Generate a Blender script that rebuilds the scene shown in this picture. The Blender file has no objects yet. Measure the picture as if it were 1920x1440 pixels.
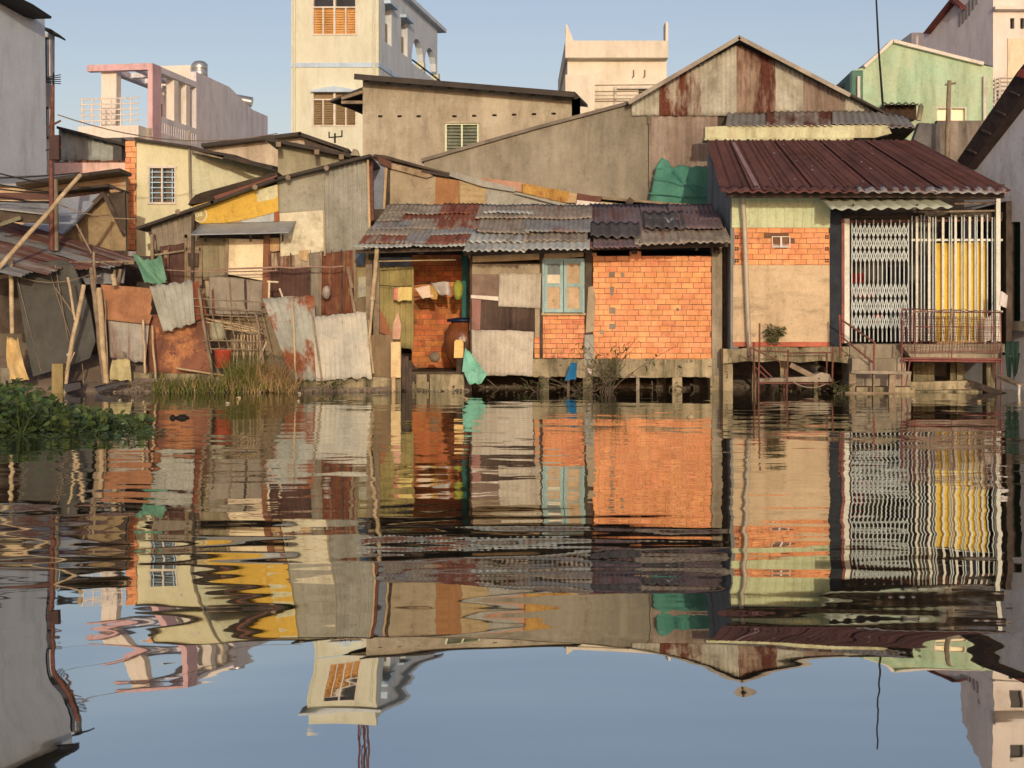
import bpy, math, random
from mathutils import Vector, noise as mnoise
R = random.Random(7)
F, HC, HZ = 2884.0, 1.078, 620.0          # focal length in photo pixels, eye height, horizon row
scene = bpy.context.scene
COL = scene.collection
V = Vector

# ------------------------------------------------------------------ geometry helpers
class Pl:
    """a plane in the world: point + normal (normal towards the viewer)"""
    def __init__(s, p, n): s.p = V(p); s.n = V(n).normalized()
    def back(s, d): return Pl(s.p - s.n*d, s.n)
def pl3(a, b, c):
    n = (b-a).cross(c-a).normalized()
    if n.dot(V((0,0,HC))-a) < 0: n = -n
    return Pl(a, n)
def plane(p):
    return p if isinstance(p, Pl) else Pl((0,p,0), (0,-1,0))
def P(px, py, p):
    """the point of plane p seen at photo pixel (px,py)"""
    p = plane(p)
    d = V(((px-960)/F, 1.0, (HZ-py)/F)); o = V((0,0,HC))
    return o + d*((p.p-o).dot(p.n)/d.dot(p.n))

def wloc(o):
    l = V((0,0,0))
    while o is not None: l = l + o.location; o = o.parent
    return l

def thing(name, label, cat, loc, group=None):
    o = bpy.data.objects.new(name, None); COL.objects.link(o)
    o.location = loc; o.empty_display_size = .2
    o['label'] = label; o['category'] = cat
    if group: o['group'] = group
    return o

class MB:
    def __init__(s): s.v = []; s.f = []; s.uv = []; s.sm = []
    def add(s, vs, fs, uvs=None, sm=False):
        b = len(s.v); s.v += [V(x) for x in vs]
        for i, f in enumerate(fs):
            s.f.append([b+k for k in f]); s.uv.append(uvs[i] if uvs else None); s.sm.append(sm)
        return s
    def hexa(s, a, b):                     # a: 4 corners front loop, b: 4 corners back loop
        n = len(a)
        return s.add(list(a)+list(b), [list(range(n)), list(range(2*n-1, n-1, -1))] + [[i, n+i, n+(i+1) % n, (i+1) % n] for i in range(n)])
    def box(s, x0, y0, z0, x1, y1, z1):
        return s.hexa([(x0,y0,z0),(x0,y0,z1),(x1,y0,z1),(x1,y0,z0)], [(x0,y1,z0),(x0,y1,z1),(x1,y1,z1),(x1,y1,z0)])
    def poly(s, pts, p, depth):            # pixel outline on plane p, extruded away from the viewer
        p = plane(p); a = [P(x, y, p) for x, y in pts]
        return s.hexa(a, [q - p.n*depth for q in a])
    def pbox(s, x0, y0, x1, y1, p, depth): return s.poly([(x0,y0),(x1,y0),(x1,y1),(x0,y1)], p, depth)
    def wall(s, top, bot, holes, p, depth):  # wall with a broken top line and rectangular openings
        xs = sorted({t[0] for t in top} | {h[0] for h in holes} | {h[2] for h in holes})
        xs = [x for x in xs if top[0][0] <= x <= top[-1][0]]
        def ty(x):
            for (x0, y0), (x1, y1) in zip(top, top[1:]):
                if x0 <= x <= x1: return y0 + (y1-y0)*(x-x0)/(x1-x0) if x1 > x0 else y0
            return top[-1][1]
        for a, b in zip(xs, xs[1:]):
            m = (a+b)/2; hs = sorted((h[1], h[3]) for h in holes if h[0] < m < h[2])
            ya, yb = ty(a), ty(b)
            for h0, h1 in hs:
                s.poly([(a,ya),(b,yb),(b,h0),(a,h0)], p, depth); ya = yb = h1
            s.poly([(a,ya),(b,yb),(b,bot),(a,bot)], p, depth)
        return s
    def bar(s, a, b, w, d=None, up=None):  # rectangular bar
        a, b = V(a), V(b); d = d or w; t = (b-a).normalized()
        u = V(up) if up else (V((0,1,0)) if abs(t.y) < .9 else V((1,0,0)))
        x = t.cross(u).normalized(); y = t.cross(x).normalized()
        c = [x*(-w/2)+y*(-d/2), x*(-w/2)+y*(d/2), x*(w/2)+y*(d/2), x*(w/2)+y*(-d/2)]
        return s.hexa([a+k for k in c], [b+k for k in c])
    def tube(s, pts, r, n=8, r2=None, cap=True):
        pts = [V(p) for p in pts]; vs = []; m = len(pts)
        for i, p in enumerate(pts):
            t = (pts[min(i+1, m-1)] - pts[max(i-1, 0)]).normalized()
            x = t.cross(V((.31,.87,.12))).normalized(); y = t.cross(x)
            rr = r + ((r2 if r2 is not None else r)-r)*i/max(1, m-1)
            vs += [p + x*math.cos(6.28319*k/n)*rr + y*math.sin(6.28319*k/n)*rr for k in range(n)]
        fs = [[i*n+k, i*n+(k+1) % n, (i+1)*n+(k+1) % n, (i+1)*n+k] for i in range(m-1) for k in range(n)]
        s.add(vs, fs, sm=True)
        if cap and n > 2: s.add(vs[:n], [list(range(n))]); s.add(vs[-n:], [list(range(n))])
        return s
    def lathe(s, c, prof, n=20):           # profile of (radius, z) about a vertical axis at c
        vs = [V(c)+V((r*math.cos(6.28319*k/n), r*math.sin(6.28319*k/n), z)) for r, z in prof for k in range(n)]
        s.add(vs, [[i*n+k, i*n+(k+1) % n, (i+1)*n+(k+1) % n, (i+1)*n+k] for i in range(len(prof)-1) for k in range(n)], sm=True)
        return s
    def sheet(s, q, pitch=.085, amp=.011, th=.003, bow=0, warp=0, jag=0, seed=0, nv=10, trap=False, cr=0):
        """thin corrugated (or flat, amp=0) sheet on 4 corners tl,tr,br,bl; ribs run from top to bottom edge"""
        tl, tr, br, bl = [V(k) for k in q]
        n = (tr-tl).cross(bl-tl).normalized()
        if n.dot(V((0,0,HC+3))-tl) < 0: n = -n
        W = ((tr-tl).length+(br-bl).length)/2; H = ((bl-tl).length+(br-tr).length)/2
        nu = max(2, int(round(W/pitch*(6 if not trap else 8)))) if amp else (12 if not cr else 26)
        fr = []; uvs = []
        ou, ov = seed*3.7, seed*1.3
        for j in range(nv+1):
            for i in range(nu+1):
                u, v = i/nu, j/nv; vv = v
                if jag:
                    k = mnoise.noise(V((u*W*9, seed*7.1, 0)))*jag/H
                    if j == 0: vv = v + k
                    if j == nv: vv = v + mnoise.noise(V((u*W*9, seed*7.1+50, 0)))*jag/H
                p = (tl*(1-u)+tr*u)*(1-vv) + (bl*(1-u)+br*u)*vv
                ph = u*W/pitch
                if trap:
                    k = (ph % 1.0); h = amp if k < .22 else (amp*(1-(k-.22)/.08) if k < .30 else (0 if k < .92 else amp*(k-.92)/.08))
                else: h = amp*math.sin(6.28319*ph)
                w = bow*math.sin(3.14159*v)*math.sin(3.14159*u)
                if warp: w += warp*mnoise.noise(V((u*W*1.4, v*H*1.4, seed*3.3)))
                if cr: w += cr*1.15*mnoise.noise(V((u*W*3.4+v*H*1.1, v*H*1.3-u*W*.4, seed*1.9))) + cr*.45*mnoise.noise(V((u*W*8-v*H*2, v*H*2.6, seed)))
                fr.append(p + n*(h+w)); uvs.append((u*W+ou, (1-vv)*H+ov))
        m = nu+1; fs = []; fu = []
        for j in range(nv):
            for i in range(nu):
                f = [j*m+i, j*m+i+1, (j+1)*m+i+1, (j+1)*m+i]; fs.append(f); fu.append([uvs[k] for k in f])
        N = len(fr); bk = [p - n*th for p in fr]
        for f in fs[:]:
            fs.append([N+k for k in reversed(f)]); fu.append([uvs[k] for k in reversed(f)])
        rim = [i for i in range(m)] + [j*m+nu for j in range(1, nv+1)] + [nv*m+i for i in range(nu-1, -1, -1)] + [j*m for j in range(nv-1, 0, -1)]
        for a, b in zip(rim, rim[1:]+rim[:1]): fs.append([a, N+a, N+b, b]); fu.append([uvs[a], uvs[a], uvs[b], uvs[b]])
        s.add(fr+bk, fs, fu, sm=not trap)
        return s
    def mesh(s, name, mat, off):
        me = bpy.data.meshes.new(name)
        me.from_pydata([tuple(p-off) for p in s.v], [], s.f)
        uvl = me.uv_layers.new(name='UVMap').data
        li = 0
        for fi, f in enumerate(s.f):
            u = s.uv[fi]
            if u is None:
                a, b, c = s.v[f[0]], s.v[f[1]], s.v[f[2]]
                nn = (b-a).cross(c-a); ax = max(range(3), key=lambda k: abs(nn[k]))
                u = [((p.y, p.z), (p.x, p.z), (p.x, p.y))[ax] for p in (s.v[k] for k in f)]
            for k in u: uvl[li].uv = k; li += 1
        me.polygons.foreach_set('use_smooth', s.sm)
        if mat: me.materials.append(mat)
        me.update(); return me
    def build(s, name, mat, parent, label=None):
        o = bpy.data.objects.new(name, s.mesh(name, mat, wloc(parent))); COL.objects.link(o); o.parent = parent
        if label: o['label'] = label
        return o
    def top(s, name, mat, label=None, cat=None, group=None, kind=None):
        xs = [p.x for p in s.v]; ys = [p.y for p in s.v]; zs = [p.z for p in s.v]
        loc = V(((min(xs)+max(xs))/2, (min(ys)+max(ys))/2, min(zs)))
        o = bpy.data.objects.new(name, s.mesh(name, mat, loc)); COL.objects.link(o); o.location = loc
        if label: o['label'] = label
        if cat: o['category'] = cat
        if group: o['group'] = group
        if kind: o['kind'] = kind
        return o

def bez(a, b, sag, n=14):
    a, b = V(a), V(b); return [a.lerp(b, i/n) - V((0,0,sag*4*(i/n)*(1-i/n))) for i in range(n+1)]
def wob(a, b, n=8, k=.015, seed=0):       # slightly crooked stick
    a, b = V(a), V(b); d = (b-a).length
    return [a.lerp(b, i/n) + mnoise.noise_vector(V((i*.7, seed*5.1, 2.2)))*k*(1 if 0 < i < n else .3) for i in range(n+1)]

class Fr:
    """box frame of a turned building: front-right corner seen at pixel px at distance Y, turned by ang degrees"""
    def __init__(s, px, Y, ang):
        a = math.radians(ang)
        s.o = V(((px-960)/F*Y, Y, 0)); s.e = V((math.cos(a), -math.sin(a), 0)); s.d = V((math.sin(a), math.cos(a), 0))
        s.fp = Pl(s.o, -s.d); s.sp = Pl(s.o, s.e)
    def fu(s, px, py=300): return (P(px, py, s.fp)-s.o).dot(s.e)
    def fz(s, py, px=None): return P(px if px else 960+F*s.o.x/s.o.y, py, s.fp).z
    def sv(s, px, py=300): return (P(px, py, s.sp)-s.o).dot(s.d)
    def pt(s, u, v, z): return s.o + s.e*u + s.d*v + V((0,0,z))
    def box(s, mb, u0, u1, v0, v1, z0, z1):
        g = lambda v: [s.pt(u0,v,z0), s.pt(u0,v,z1), s.pt(u1,v,z1), s.pt(u1,v,z0)]
        return mb.hexa(g(v0), g(v1))

# ------------------------------------------------------------------ materials
def lin(c): return tuple((k/255/12.92 if k <= 10 else ((k/255+.055)/1.055)**2.4) for k in c)
LIGHT = (1.10, .83, .585)                  # what the low sun and the sky together put on a facing wall
def A(r, g, b):                           # base colour of a surface that photographs as r,g,b in that light
    return tuple(min(.85, k/l) for k, l in zip(lin((r,g,b)), LIGHT))
def C(r, g, b): return lin((r,g,b))
def new_mat(name):
    m = bpy.data.materials.new(name); m.use_nodes = True; nt = m.node_tree; nt.nodes.clear()
    return m, nt
def nd(nt, t, **kw):
    n = nt.nodes.new(t)
    for k, v in kw.items():
        if k == 'op': n.operation = v
        elif hasattr(n, k) and not k.startswith('i_'): setattr(n, k, v)
    return n
def setin(n, **kw):
    for k, v in kw.items(): n.inputs[k.replace('_', ' ')].default_value = v
def ramp(nt, fac, stops):
    r = nt.nodes.new('ShaderNodeValToRGB'); e = r.color_ramp.elements
    while len(e) < len(stops): e.new(.5)
    for k, (p, c) in zip(e, stops): k.position = p; k.color = (*c, 1) if len(c) == 3 else c
    nt.links.new(fac, r.inputs[0]); return r.outputs[0]
def mixc(nt, f, a, b, mode='MIX'):
    m = nt.nodes.new('ShaderNodeMix'); m.data_type = 'RGBA'; m.blend_type = mode
    for s, x in ((0, f), (6, a), (7, b)):
        if hasattr(x, 'is_linked'): nt.links.new(x, m.inputs[s])
        else: m.inputs[s].default_value = (*x, 1) if isinstance(x, tuple) and len(x) == 3 else x
    return m.outputs[2]
def coords(nt, uv):
    t = nt.nodes.new('ShaderNodeTexCoord'); return t.outputs['UV' if uv else 'Object']
def tnoise(nt, vec, scale, detail=4, rough=.6, stretch=None, w=None, off=0, dist=0):
    if stretch or off:
        mp = nt.nodes.new('ShaderNodeMapping'); nt.links.new(vec, mp.inputs[0]); vec = mp.outputs[0]
        if stretch: mp.inputs['Scale'].default_value = stretch
        if off: mp.inputs['Location'].default_value = (off, off*1.7, off*.6)
    n = nt.nodes.new('ShaderNodeTexNoise'); n.noise_dimensions = '4D'; nt.links.new(vec, n.inputs['Vector'])
    n.inputs['Scale'].default_value = scale; n.inputs['Detail'].default_value = detail; n.inputs['Roughness'].default_value = rough
    n.inputs['Distortion'].default_value = dist
    if w is not None: nt.links.new(w, n.inputs['W'])
    return n.outputs['Fac']
MATS = {}
def mat(name, c1, c2=None, sc=2.5, c3=None, a3=.5, sc3=3, st3=None, soft=.08, c4=None, a4=.5, sc4=12, rough=.8, bump=.3, bsc=25,
        uv=False, metal=0, spec=.3, isl=0, hue=None, fine=.18, grime=.22, mid=.2):
    """mottled weathered surface: c1..c2 broad mottling, c3 streaks/patches covering a3, c4 small spots covering a4"""
    if name in MATS: return MATS[name]
    m, nt = new_mat(name); L = nt.links.new
    out = nd(nt, 'ShaderNodeOutputMaterial'); b = nd(nt, 'ShaderNodeBsdfPrincipled'); L(b.outputs[0], out.inputs[0])
    vec = coords(nt, uv)
    oi = nt.nodes.new('ShaderNodeObjectInfo'); w = nt.nodes.new('ShaderNodeMath'); w.operation = 'MULTIPLY'; L(oi.outputs['Random'], w.inputs[0]); w.inputs[1].default_value = 37.0; w = w.outputs[0]
    c2 = c2 or tuple(k*.72 for k in c1)
    f = tnoise(nt, vec, sc, 6, .65, w=w); col = ramp(nt, f, [(.32, c2), (.66, c1)])
    if isl:
        g = nt.nodes.new('ShaderNodeNewGeometry')
        v = nt.nodes.new('ShaderNodeHueSaturation'); mr = nt.nodes.new('ShaderNodeMapRange'); L(g.outputs['Random Per Island'], mr.inputs[0]); mr.inputs[3].default_value = 1-isl; mr.inputs[4].default_value = 1+isl
        L(mr.outputs[0], v.inputs['Value']); L(col, v.inputs['Color'])
        m2 = nt.nodes.new('ShaderNodeMapRange'); mm = nt.nodes.new('ShaderNodeMath'); mm.operation = 'FRACT'; mk = nt.nodes.new('ShaderNodeMath'); mk.operation = 'MULTIPLY'; L(g.outputs['Random Per Island'], mk.inputs[0]); mk.inputs[1].default_value = 13.7; L(mk.outputs[0], mm.inputs[0]); L(mm.outputs[0], m2.inputs[0])
        hh = hue or .015; m2.inputs[3].default_value = .5-hh; m2.inputs[4].default_value = .5+hh; L(m2.outputs[0], v.inputs['Hue']); col = v.outputs[0]
    rg = None
    if c3:
        f3 = tnoise(nt, vec, sc3, 8, .68, stretch=st3, w=w, off=5)
        t = .5 + (.5-a3)*.62
        k = ramp(nt, f3, [(t-soft, (0,0,0)), (t+soft, (1,1,1))])
        f3b = tnoise(nt, vec, 14, 4, .7, w=w, off=2)
        c3v = ramp(nt, f3b, [(.3, tuple(q*.6 for q in c3)), (.7, tuple(min(.85, q*1.25) for q in c3))])
        col = mixc(nt, k, col, c3v); rg = k
    if c4:
        f4 = tnoise(nt, vec, sc4, 3, .6, w=w, off=9); t = .5+(.5-a4)*.62
        k4 = ramp(nt, f4, [(t-.03, (0,0,0)), (t+.03, (1,1,1))]); col = mixc(nt, k4, col, c4)
    if grime:                             # broad dirt: runs down the surface
        g1 = tnoise(nt, vec, 1.7, 7, .7, stretch=(1.0, .3, 1.0) if uv else (1.0, 1.0, .35), w=w, off=7, dist=.4)
        gr = ramp(nt, g1, [(.30, (1-grime*1.5, 1-grime*1.6, 1-grime*1.75)), (.50, (1, 1, 1)), (.72, (1+grime*.45,)*3)]); col = mixc(nt, 1.0, col, gr, 'MULTIPLY')
    if mid:                               # hand-sized blotches and scuffs
        g2 = tnoise(nt, vec, 11, 6, .72, w=w, off=11, dist=.6)
        mr2 = ramp(nt, g2, [(.28, (1-mid*1.5, 1-mid*1.55, 1-mid*1.6)), (.46, (1, 1, 1)), (.60, (1, 1, 1)), (.75, (1+mid*.6,)*3)]); col = mixc(nt, 1.0, col, mr2, 'MULTIPLY')
    if fine:
        ff = tnoise(nt, vec, 60, 3, .7, w=w, off=3); fr = ramp(nt, ff, [(.25, (1-fine,)*3), (.75, (1+fine,)*3)]); col = mixc(nt, 1.0, col, fr, 'MULTIPLY')
    L(col, b.inputs['Base Color'])
    b.inputs['Roughness'].default_value = rough; b.inputs['Metallic'].default_value = metal; b.inputs['Specular IOR Level'].default_value = spec
    if bump:
        bp = nt.nodes.new('ShaderNodeBump'); bp.inputs['Strength'].default_value = bump; bp.inputs['Distance'].default_value = .02
        L(tnoise(nt, vec, bsc, 5, .65, w=w, off=1), bp.inputs['Height']); L(bp.outputs[0], b.inputs['Normal'])
    MATS[name] = m; return m
RUST = A(140, 66, 40)
STREAK_UV = (1.0, .16, 1.0); STREAK_OB = (1.0, 1.0, .16)
def tin(name, c1, rust=RUST, a=.3, c2=None, sc3=4.5, st=(1.0, .22, 1.0), soft=.07, c4=None, a4=.25, rough=.55, metal=.0):
    return mat(name, c1, c2, sc=3, c3=rust, a3=a, sc3=sc3, st3=st, soft=soft, c4=c4, a4=a4, uv=True, rough=max(rough,.7), bump=.15, bsc=18, metal=metal, spec=.14)
def plast(name, c1, c2=None, st=None, a=.28, sc3=2.2, br=1, **k):
    c1 = tuple(q*br for q in c1); c2 = c2 and tuple(q*br for q in c2)
    c1 = tuple(min(.85, q*1.07) for q in c1); c2 = c2 and tuple(min(.85, q*1.07) for q in c2)
    return mat(name, c1, c2, sc=k.pop('sc', 1.4), c3=st or tuple(q*.55 for q in c1), a3=a, sc3=sc3, st3=STREAK_OB, soft=k.pop('soft', .2), rough=.9, bump=k.pop('bump', .4), bsc=k.pop('bsc', 14), spec=.15, **k)
# ------------------------------------------------------------------ camera, sky, sun
SUN_EL, SUN_AZ = math.radians(10), math.radians(5)     # low sun behind the viewer, a little to the right
cam = bpy.data.objects.new('camera', bpy.data.cameras.new('camera')); COL.objects.link(cam); scene.camera = cam
cam.location = (0, 0, HC); cam.rotation_euler = (math.pi/2, 0, 0)
cam.data.sensor_width = 36; cam.data.lens = 36*F/1920; cam.data.shift_y = -100/1920; cam.data.clip_end = 5000; cam.data.clip_start = .05
wd = bpy.data.worlds.new('World'); scene.world = wd; wd.use_nodes = True; nt = wd.node_tree; nt.nodes.clear()
sky = nt.nodes.new('ShaderNodeTexSky'); sky.sky_type = 'NISHITA'; sky.sun_disc = False
sky.sun_elevation = SUN_EL; sky.altitude = 20; sky.air_density = 1.0; sky.dust_density = 1.6; sky.ozone_density = 2.4
bg = nt.nodes.new('ShaderNodeBackground'); bg.inputs[1].default_value = .15; wo = nt.nodes.new('ShaderNodeOutputWorld')
tint = nt.nodes.new('ShaderNodeMix'); tint.data_type = 'RGBA'; tint.blend_type = 'MULTIPLY'; tint.inputs[0].default_value = 1   # camera white balance
tint.inputs[7].default_value = (1.37, 1.0, .90, 1); nt.links.new(sky.outputs[0], tint.inputs[6])
nt.links.new(tint.outputs[2], bg.inputs[0]); nt.links.new(bg.outputs[0], wo.inputs[0])
sl = bpy.data.lights.new('sun', 'SUN'); sl.energy = 2.0; sl.angle = math.radians(.5); sl.color = (.95, .80, .56)
sun = bpy.data.objects.new('sun', sl); COL.objects.link(sun)
sd = V((math.sin(SUN_AZ)*math.cos(SUN_EL), -math.cos(SUN_AZ)*math.cos(SUN_EL), math.sin(SUN_EL)))   # towards the sun
sun.rotation_euler = (-sd).to_track_quat('-Z', 'Y').to_euler(); sun.location = (3, -8, 6)
sky.sun_rotation = math.atan2(sd.x, sd.y)
scene.view_settings.view_transform = 'Standard'; scene.view_settings.look = 'None'; scene.view_settings.exposure = .1; scene.view_settings.gamma = 1
scene.cycles.max_bounces = 8

# ------------------------------------------------------------------ water
SW = [(2, .004), (3.6, .007), (4.2, .011), (4.6, .0125), (4.8, .006), (4.95, -.004), (5.2, -.0115), (5.7, -.011), (6.3, -.0085), (7.2, -.005), (9, -.002), (12, 0), (60, 0)]
def slope(y):
    for (a, s), (b, t) in zip(SW, SW[1:]):
        if a <= y < b: return s+(t-s)*(y-a)/(b-a)
    return 0
HT = [0.0]
for i in range(4000): HT.append(HT[-1]+slope(1+i*.01)*.01)
_end = HT[-1]
def swell(y):
    k = max(0, min(3999, (y-1)/.01)); i = int(k); return HT[i]+(HT[i+1]-HT[i])*(k-i)-_end
def water_h(x, y):
    n = mnoise.noise
    yy = y + .42*n(V((x*.6, 3.1, y*.3))) + .12*n(V((x*1.7, 6.1, y*.9))) + .02*x
    a = max(0, min(1, (x+1.45)/1.0)); a = a*a*(3-2*a); h = swell(yy)*(-.55+1.55*a)
    g = math.exp(-((y-7.9-.12*x+.5*n(V((x*.5, 9, 1))))/1.25)**2)
    h += .0030*g*n(V((x*.75, y*2.1, 5.5))) + .0013*g*n(V((x*1.6, y*4.6, 8.5)))
    k = 1 + .75*math.exp(-((y-5.1)/.8)**2)
    h += .0030*k*n(V((x*.62, y*1.35, 11.5))) + .0009*k*k*(.35+.65*min(1,max(0,(y-5)/1.5)))*n(V((x*1.7, y*3.2, 21.5))) + .00016*k*n(V((x*3.5, y*7, 31.5)))
    return h
def make_water():
    rows = [1.6, 2.1, 2.5] + [3109/(yp-620.0) for yp in [1800-6*i for i in range(60)]] + [3109/(1440-1.35*i-620) for i in range(0, 520)] + [34, 36, 45]
    rows = sorted(set(rows)); nc = 250; vs = []; fs = []
    for y in rows:
        hw = .40*y+2.2
        for i in range(nc+1):
            t = 2*i/nc-1; x = t*hw; fade = min(1, (1-abs(t))*12)
            vs.append((x, y, water_h(x, y)*fade if y < 33 else 0))
    m = nc+1
    for j in range(len(rows)-1):
        for i in range(nc): fs.append([j*m+i, j*m+i+1, (j+1)*m+i+1, (j+1)*m+i])
    last = (len(rows)-1)*m; b = len(vs)
    vs += [(-250, rows[0], 0), (-250, 45, 0), (250, rows[0], 0), (250, 45, 0), (-250, -80, 0), (250, -80, 0)]
    fs.append([b] + [j*m for j in range(len(rows))] + [b+1]); fs.append([b+3] + [j*m+nc for j in range(len(rows)-1, -1, -1)] + [b+2])
    fs.append([b+4, b+5, b+2] + [i for i in range(nc, -1, -1)] + [b])
    mb = MB(); mb.add(vs, fs, sm=True)
    m, nt = new_mat('canal_water'); L = nt.links.new
    out = nd(nt, 'ShaderNodeOutputMaterial'); mx = nd(nt, 'ShaderNodeMixShader'); L(mx.outputs[0], out.inputs[0])
    di = nd(nt, 'ShaderNodeBsdfDiffuse'); di.inputs[0].default_value = (.035, .030, .018, 1)
    gl = nd(nt, 'ShaderNodeBsdfGlossy'); gl.inputs['Roughness'].default_value = .012; gl.inputs[0].default_value = (.93, .95, .93, 1)
    fr = nd(nt, 'ShaderNodeFresnel'); fr.inputs[0].default_value = 1.5
    mr = nd(nt, 'ShaderNodeMapRange'); mr.inputs[1].default_value = .05; mr.inputs[2].default_value = .72; mr.inputs[3].default_value = .54; mr.inputs[4].default_value = .78
    L(fr.outputs[0], mr.inputs[0]); L(mr.outputs[0], mx.inputs[0]); L(di.outputs[0], mx.inputs[1]); L(gl.outputs[0], mx.inputs[2])
    tc = coords(nt, False)
    sp = nd(nt, 'ShaderNodeSeparateXYZ'); L(tc, sp.inputs[0])
    st = nd(nt, 'ShaderNodeMapRange'); L(sp.outputs[1], st.inputs[0])   # ripples grow calmer towards the boat
    st.inputs[1].default_value = -9.0; st.inputs[2].default_value = 0.0; st.inputs[3].default_value = .08; st.inputs[4].default_value = 1.0
    # small ripples as slopes of the surface: two noise fields, long across the canal and short along it
    tot = None
    for scl, amp, o_ in (((.8, 2.0, 1), (.034, .042, 0), 0), ((2.2, 6.5, 1), (.034, .036, 0), 4), ((5, 16, 1), (.016, .020, 0), 8)):
        mp = nd(nt, 'ShaderNodeMapping'); L(tc, mp.inputs[0]); mp.inputs['Scale'].default_value = scl; mp.inputs['Location'].default_value = (o_, o_*1.3, 0)
        ns = nd(nt, 'ShaderNodeTexNoise'); ns.inputs['Scale'].default_value = 1; ns.inputs['Detail'].default_value = 1.5; L(mp.outputs[0], ns.inputs['Vector'])
        v1 = nd(nt, 'ShaderNodeVectorMath', op='SUBTRACT'); L(ns.outputs['Color'], v1.inputs[0]); v1.inputs[1].default_value = (.5, .5, .5)
        v2 = nd(nt, 'ShaderNodeVectorMath', op='MULTIPLY'); L(v1.outputs[0], v2.inputs[0]); v2.inputs[1].default_value = amp
        if tot is None: tot = v2
        else:
            v3 = nd(nt, 'ShaderNodeVectorMath', op='ADD'); L(tot.outputs[0], v3.inputs[0]); L(v2.outputs[0], v3.inputs[1]); tot = v3
    sc_ = nd(nt, 'ShaderNodeVectorMath', op='SCALE'); L(tot.outputs[0], sc_.inputs[0]); L(st.outputs[0], sc_.inputs['Scale'])
    ge = nd(nt, 'ShaderNodeNewGeometry'); ad = nd(nt, 'ShaderNodeVectorMath', op='ADD'); L(ge.outputs['Normal'], ad.inputs[0]); L(sc_.outputs[0], ad.inputs[1])
    b2 = nd(nt, 'ShaderNodeVectorMath', op='NORMALIZE'); L(ad.outputs[0], b2.inputs[0])
    for k in (gl, di): L(b2.outputs[0], k.inputs['Normal'])
    WM = m
    loc = V((0, 15, 0)); o = bpy.data.objects.new('water', mb.mesh('water', WM, loc)); COL.objects.link(o); o.location = loc; o['kind'] = 'structure'
make_water()

# ------------------------------------------------------------------ ground: canal bed, muddy bank, town behind, one sheet to the horizon
mud = mat('mud', A(156, 124, 94), A(104, 82, 62), sc=1.2, c3=C(120, 108, 88), a3=.3, sc3=6, rough=.85, bump=.6, bsc=6)
def ground_z(x, y):
    n = .06*mnoise.noise(V((x*.8, y*.8, 0)))
    edge = 29.1 if x > -2.1 else 27.3
    if x < -5.9: edge = 27.0
    t = (y-edge)/(1.2 if x > -2.1 else 1.0)
    if t < -1.0: return -1.4
    if t > 1: return .62
    if t < 0: return -1.4+(t+1)*(1.42 + n) if x > -2.1 else -1.4+(t+1)*(1.45+n)
    return .03+n+t*(.22 if x > -2.1 else .44)
mb = MB(); xs = [-3000, -400, -60, -20] + [-14+.35*i for i in range(82)] + [20, 60, 400, 3000]; ys = [-3000, -200, -30, 10, 20] + [24+.2*i for i in range(60)] + [40, 60, 120, 500, 3000]
mb.add([(x, y, ground_z(x, y)) for y in ys for x in xs], [[j*len(xs)+i, j*len(xs)+i+1, (j+1)*len(xs)+i+1, (j+1)*len(xs)+i] for j in range(len(ys)-1) for i in range(len(xs)-1)], sm=True)
o = bpy.data.objects.new('ground', mb.mesh('ground', mud, V((0,0,0)))); COL.objects.link(o); o['kind'] = 'structure'
# ================================================================== BUILDINGS BEHIND
dark = mat('dark_iron', C(38, 34, 32), C(24, 22, 22), rough=.7, bump=.1)
roofdark = mat('dark_tin_roof', C(58, 52, 48), C(34, 31, 30), c3=C(80, 52, 40), a3=.25, rough=.6)
glassd = mat('dark_glass', C(52, 54, 54), C(30, 32, 33), rough=.12, bump=0, spec=.5, fine=0)
white_paint = mat('white_paint', C(222, 218, 210), C(205, 200, 190), c3=C(170, 160, 148), a3=.12, rough=.6, bump=.1)
silver = mat('steel', C(214, 212, 208), C(184, 184, 182), rough=.32, metal=.75, bump=.05)
wood = mat('grey_wood', A(160, 128, 92), A(110, 85, 60), sc=4, c3=A(70, 52, 36), a3=.2, sc3=6, st3=STREAK_OB, rough=.9, bump=.5)
wood_d = mat('dark_wood', A(98, 76, 56), A(58, 44, 34), sc=4, rough=.9, bump=.5)
bamboo = mat('bamboo', A(206, 168, 118), A(160, 122, 80), sc=5, c3=A(110, 84, 58), a3=.22, sc3=7, rough=.7, bump=.2)
conc = plast('concrete', A(176, 148, 112), A(128, 106, 80), st=A(72, 60, 44), a=.3)
conc_moss = plast('mossy_concrete', A(190, 158, 112), A(128, 106, 74), st=A(66, 60, 34), a=.45, sc3=3.2, soft=.1, c4=A(58, 46, 34), a4=.24, sc4=7, mid=.34, bump=.9)
def rough(mb, x0, x1, y0, y1, Y, depth, j=1.6, seed=1, step=16):     # weathered block with uneven arrises
    q = random.Random(seed); n = max(2, int((x1-x0)/step)); xs = [x0+(x1-x0)*i/n for i in range(n+1)]
    return mb.poly([(x, y0+q.uniform(-j,j)*.6) for x in xs]+[(x, y1+q.uniform(-j,j)) for x in reversed(xs)], Y, depth)
rustpipe = mat('rusted_pipe', A(136, 78, 56), A(88, 52, 40), sc=8, c3=A(70, 42, 32), a3=.3, sc3=10, rough=.8, bump=.3)
wire_m = mat('wire_black', C(36, 32, 30), C(28, 25, 24), rough=.6, bump=0, fine=0)
wire_l = mat('wire_pale', C(150, 135, 115), C(120, 105, 90), rough=.7, bump=0, fine=0)

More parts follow.
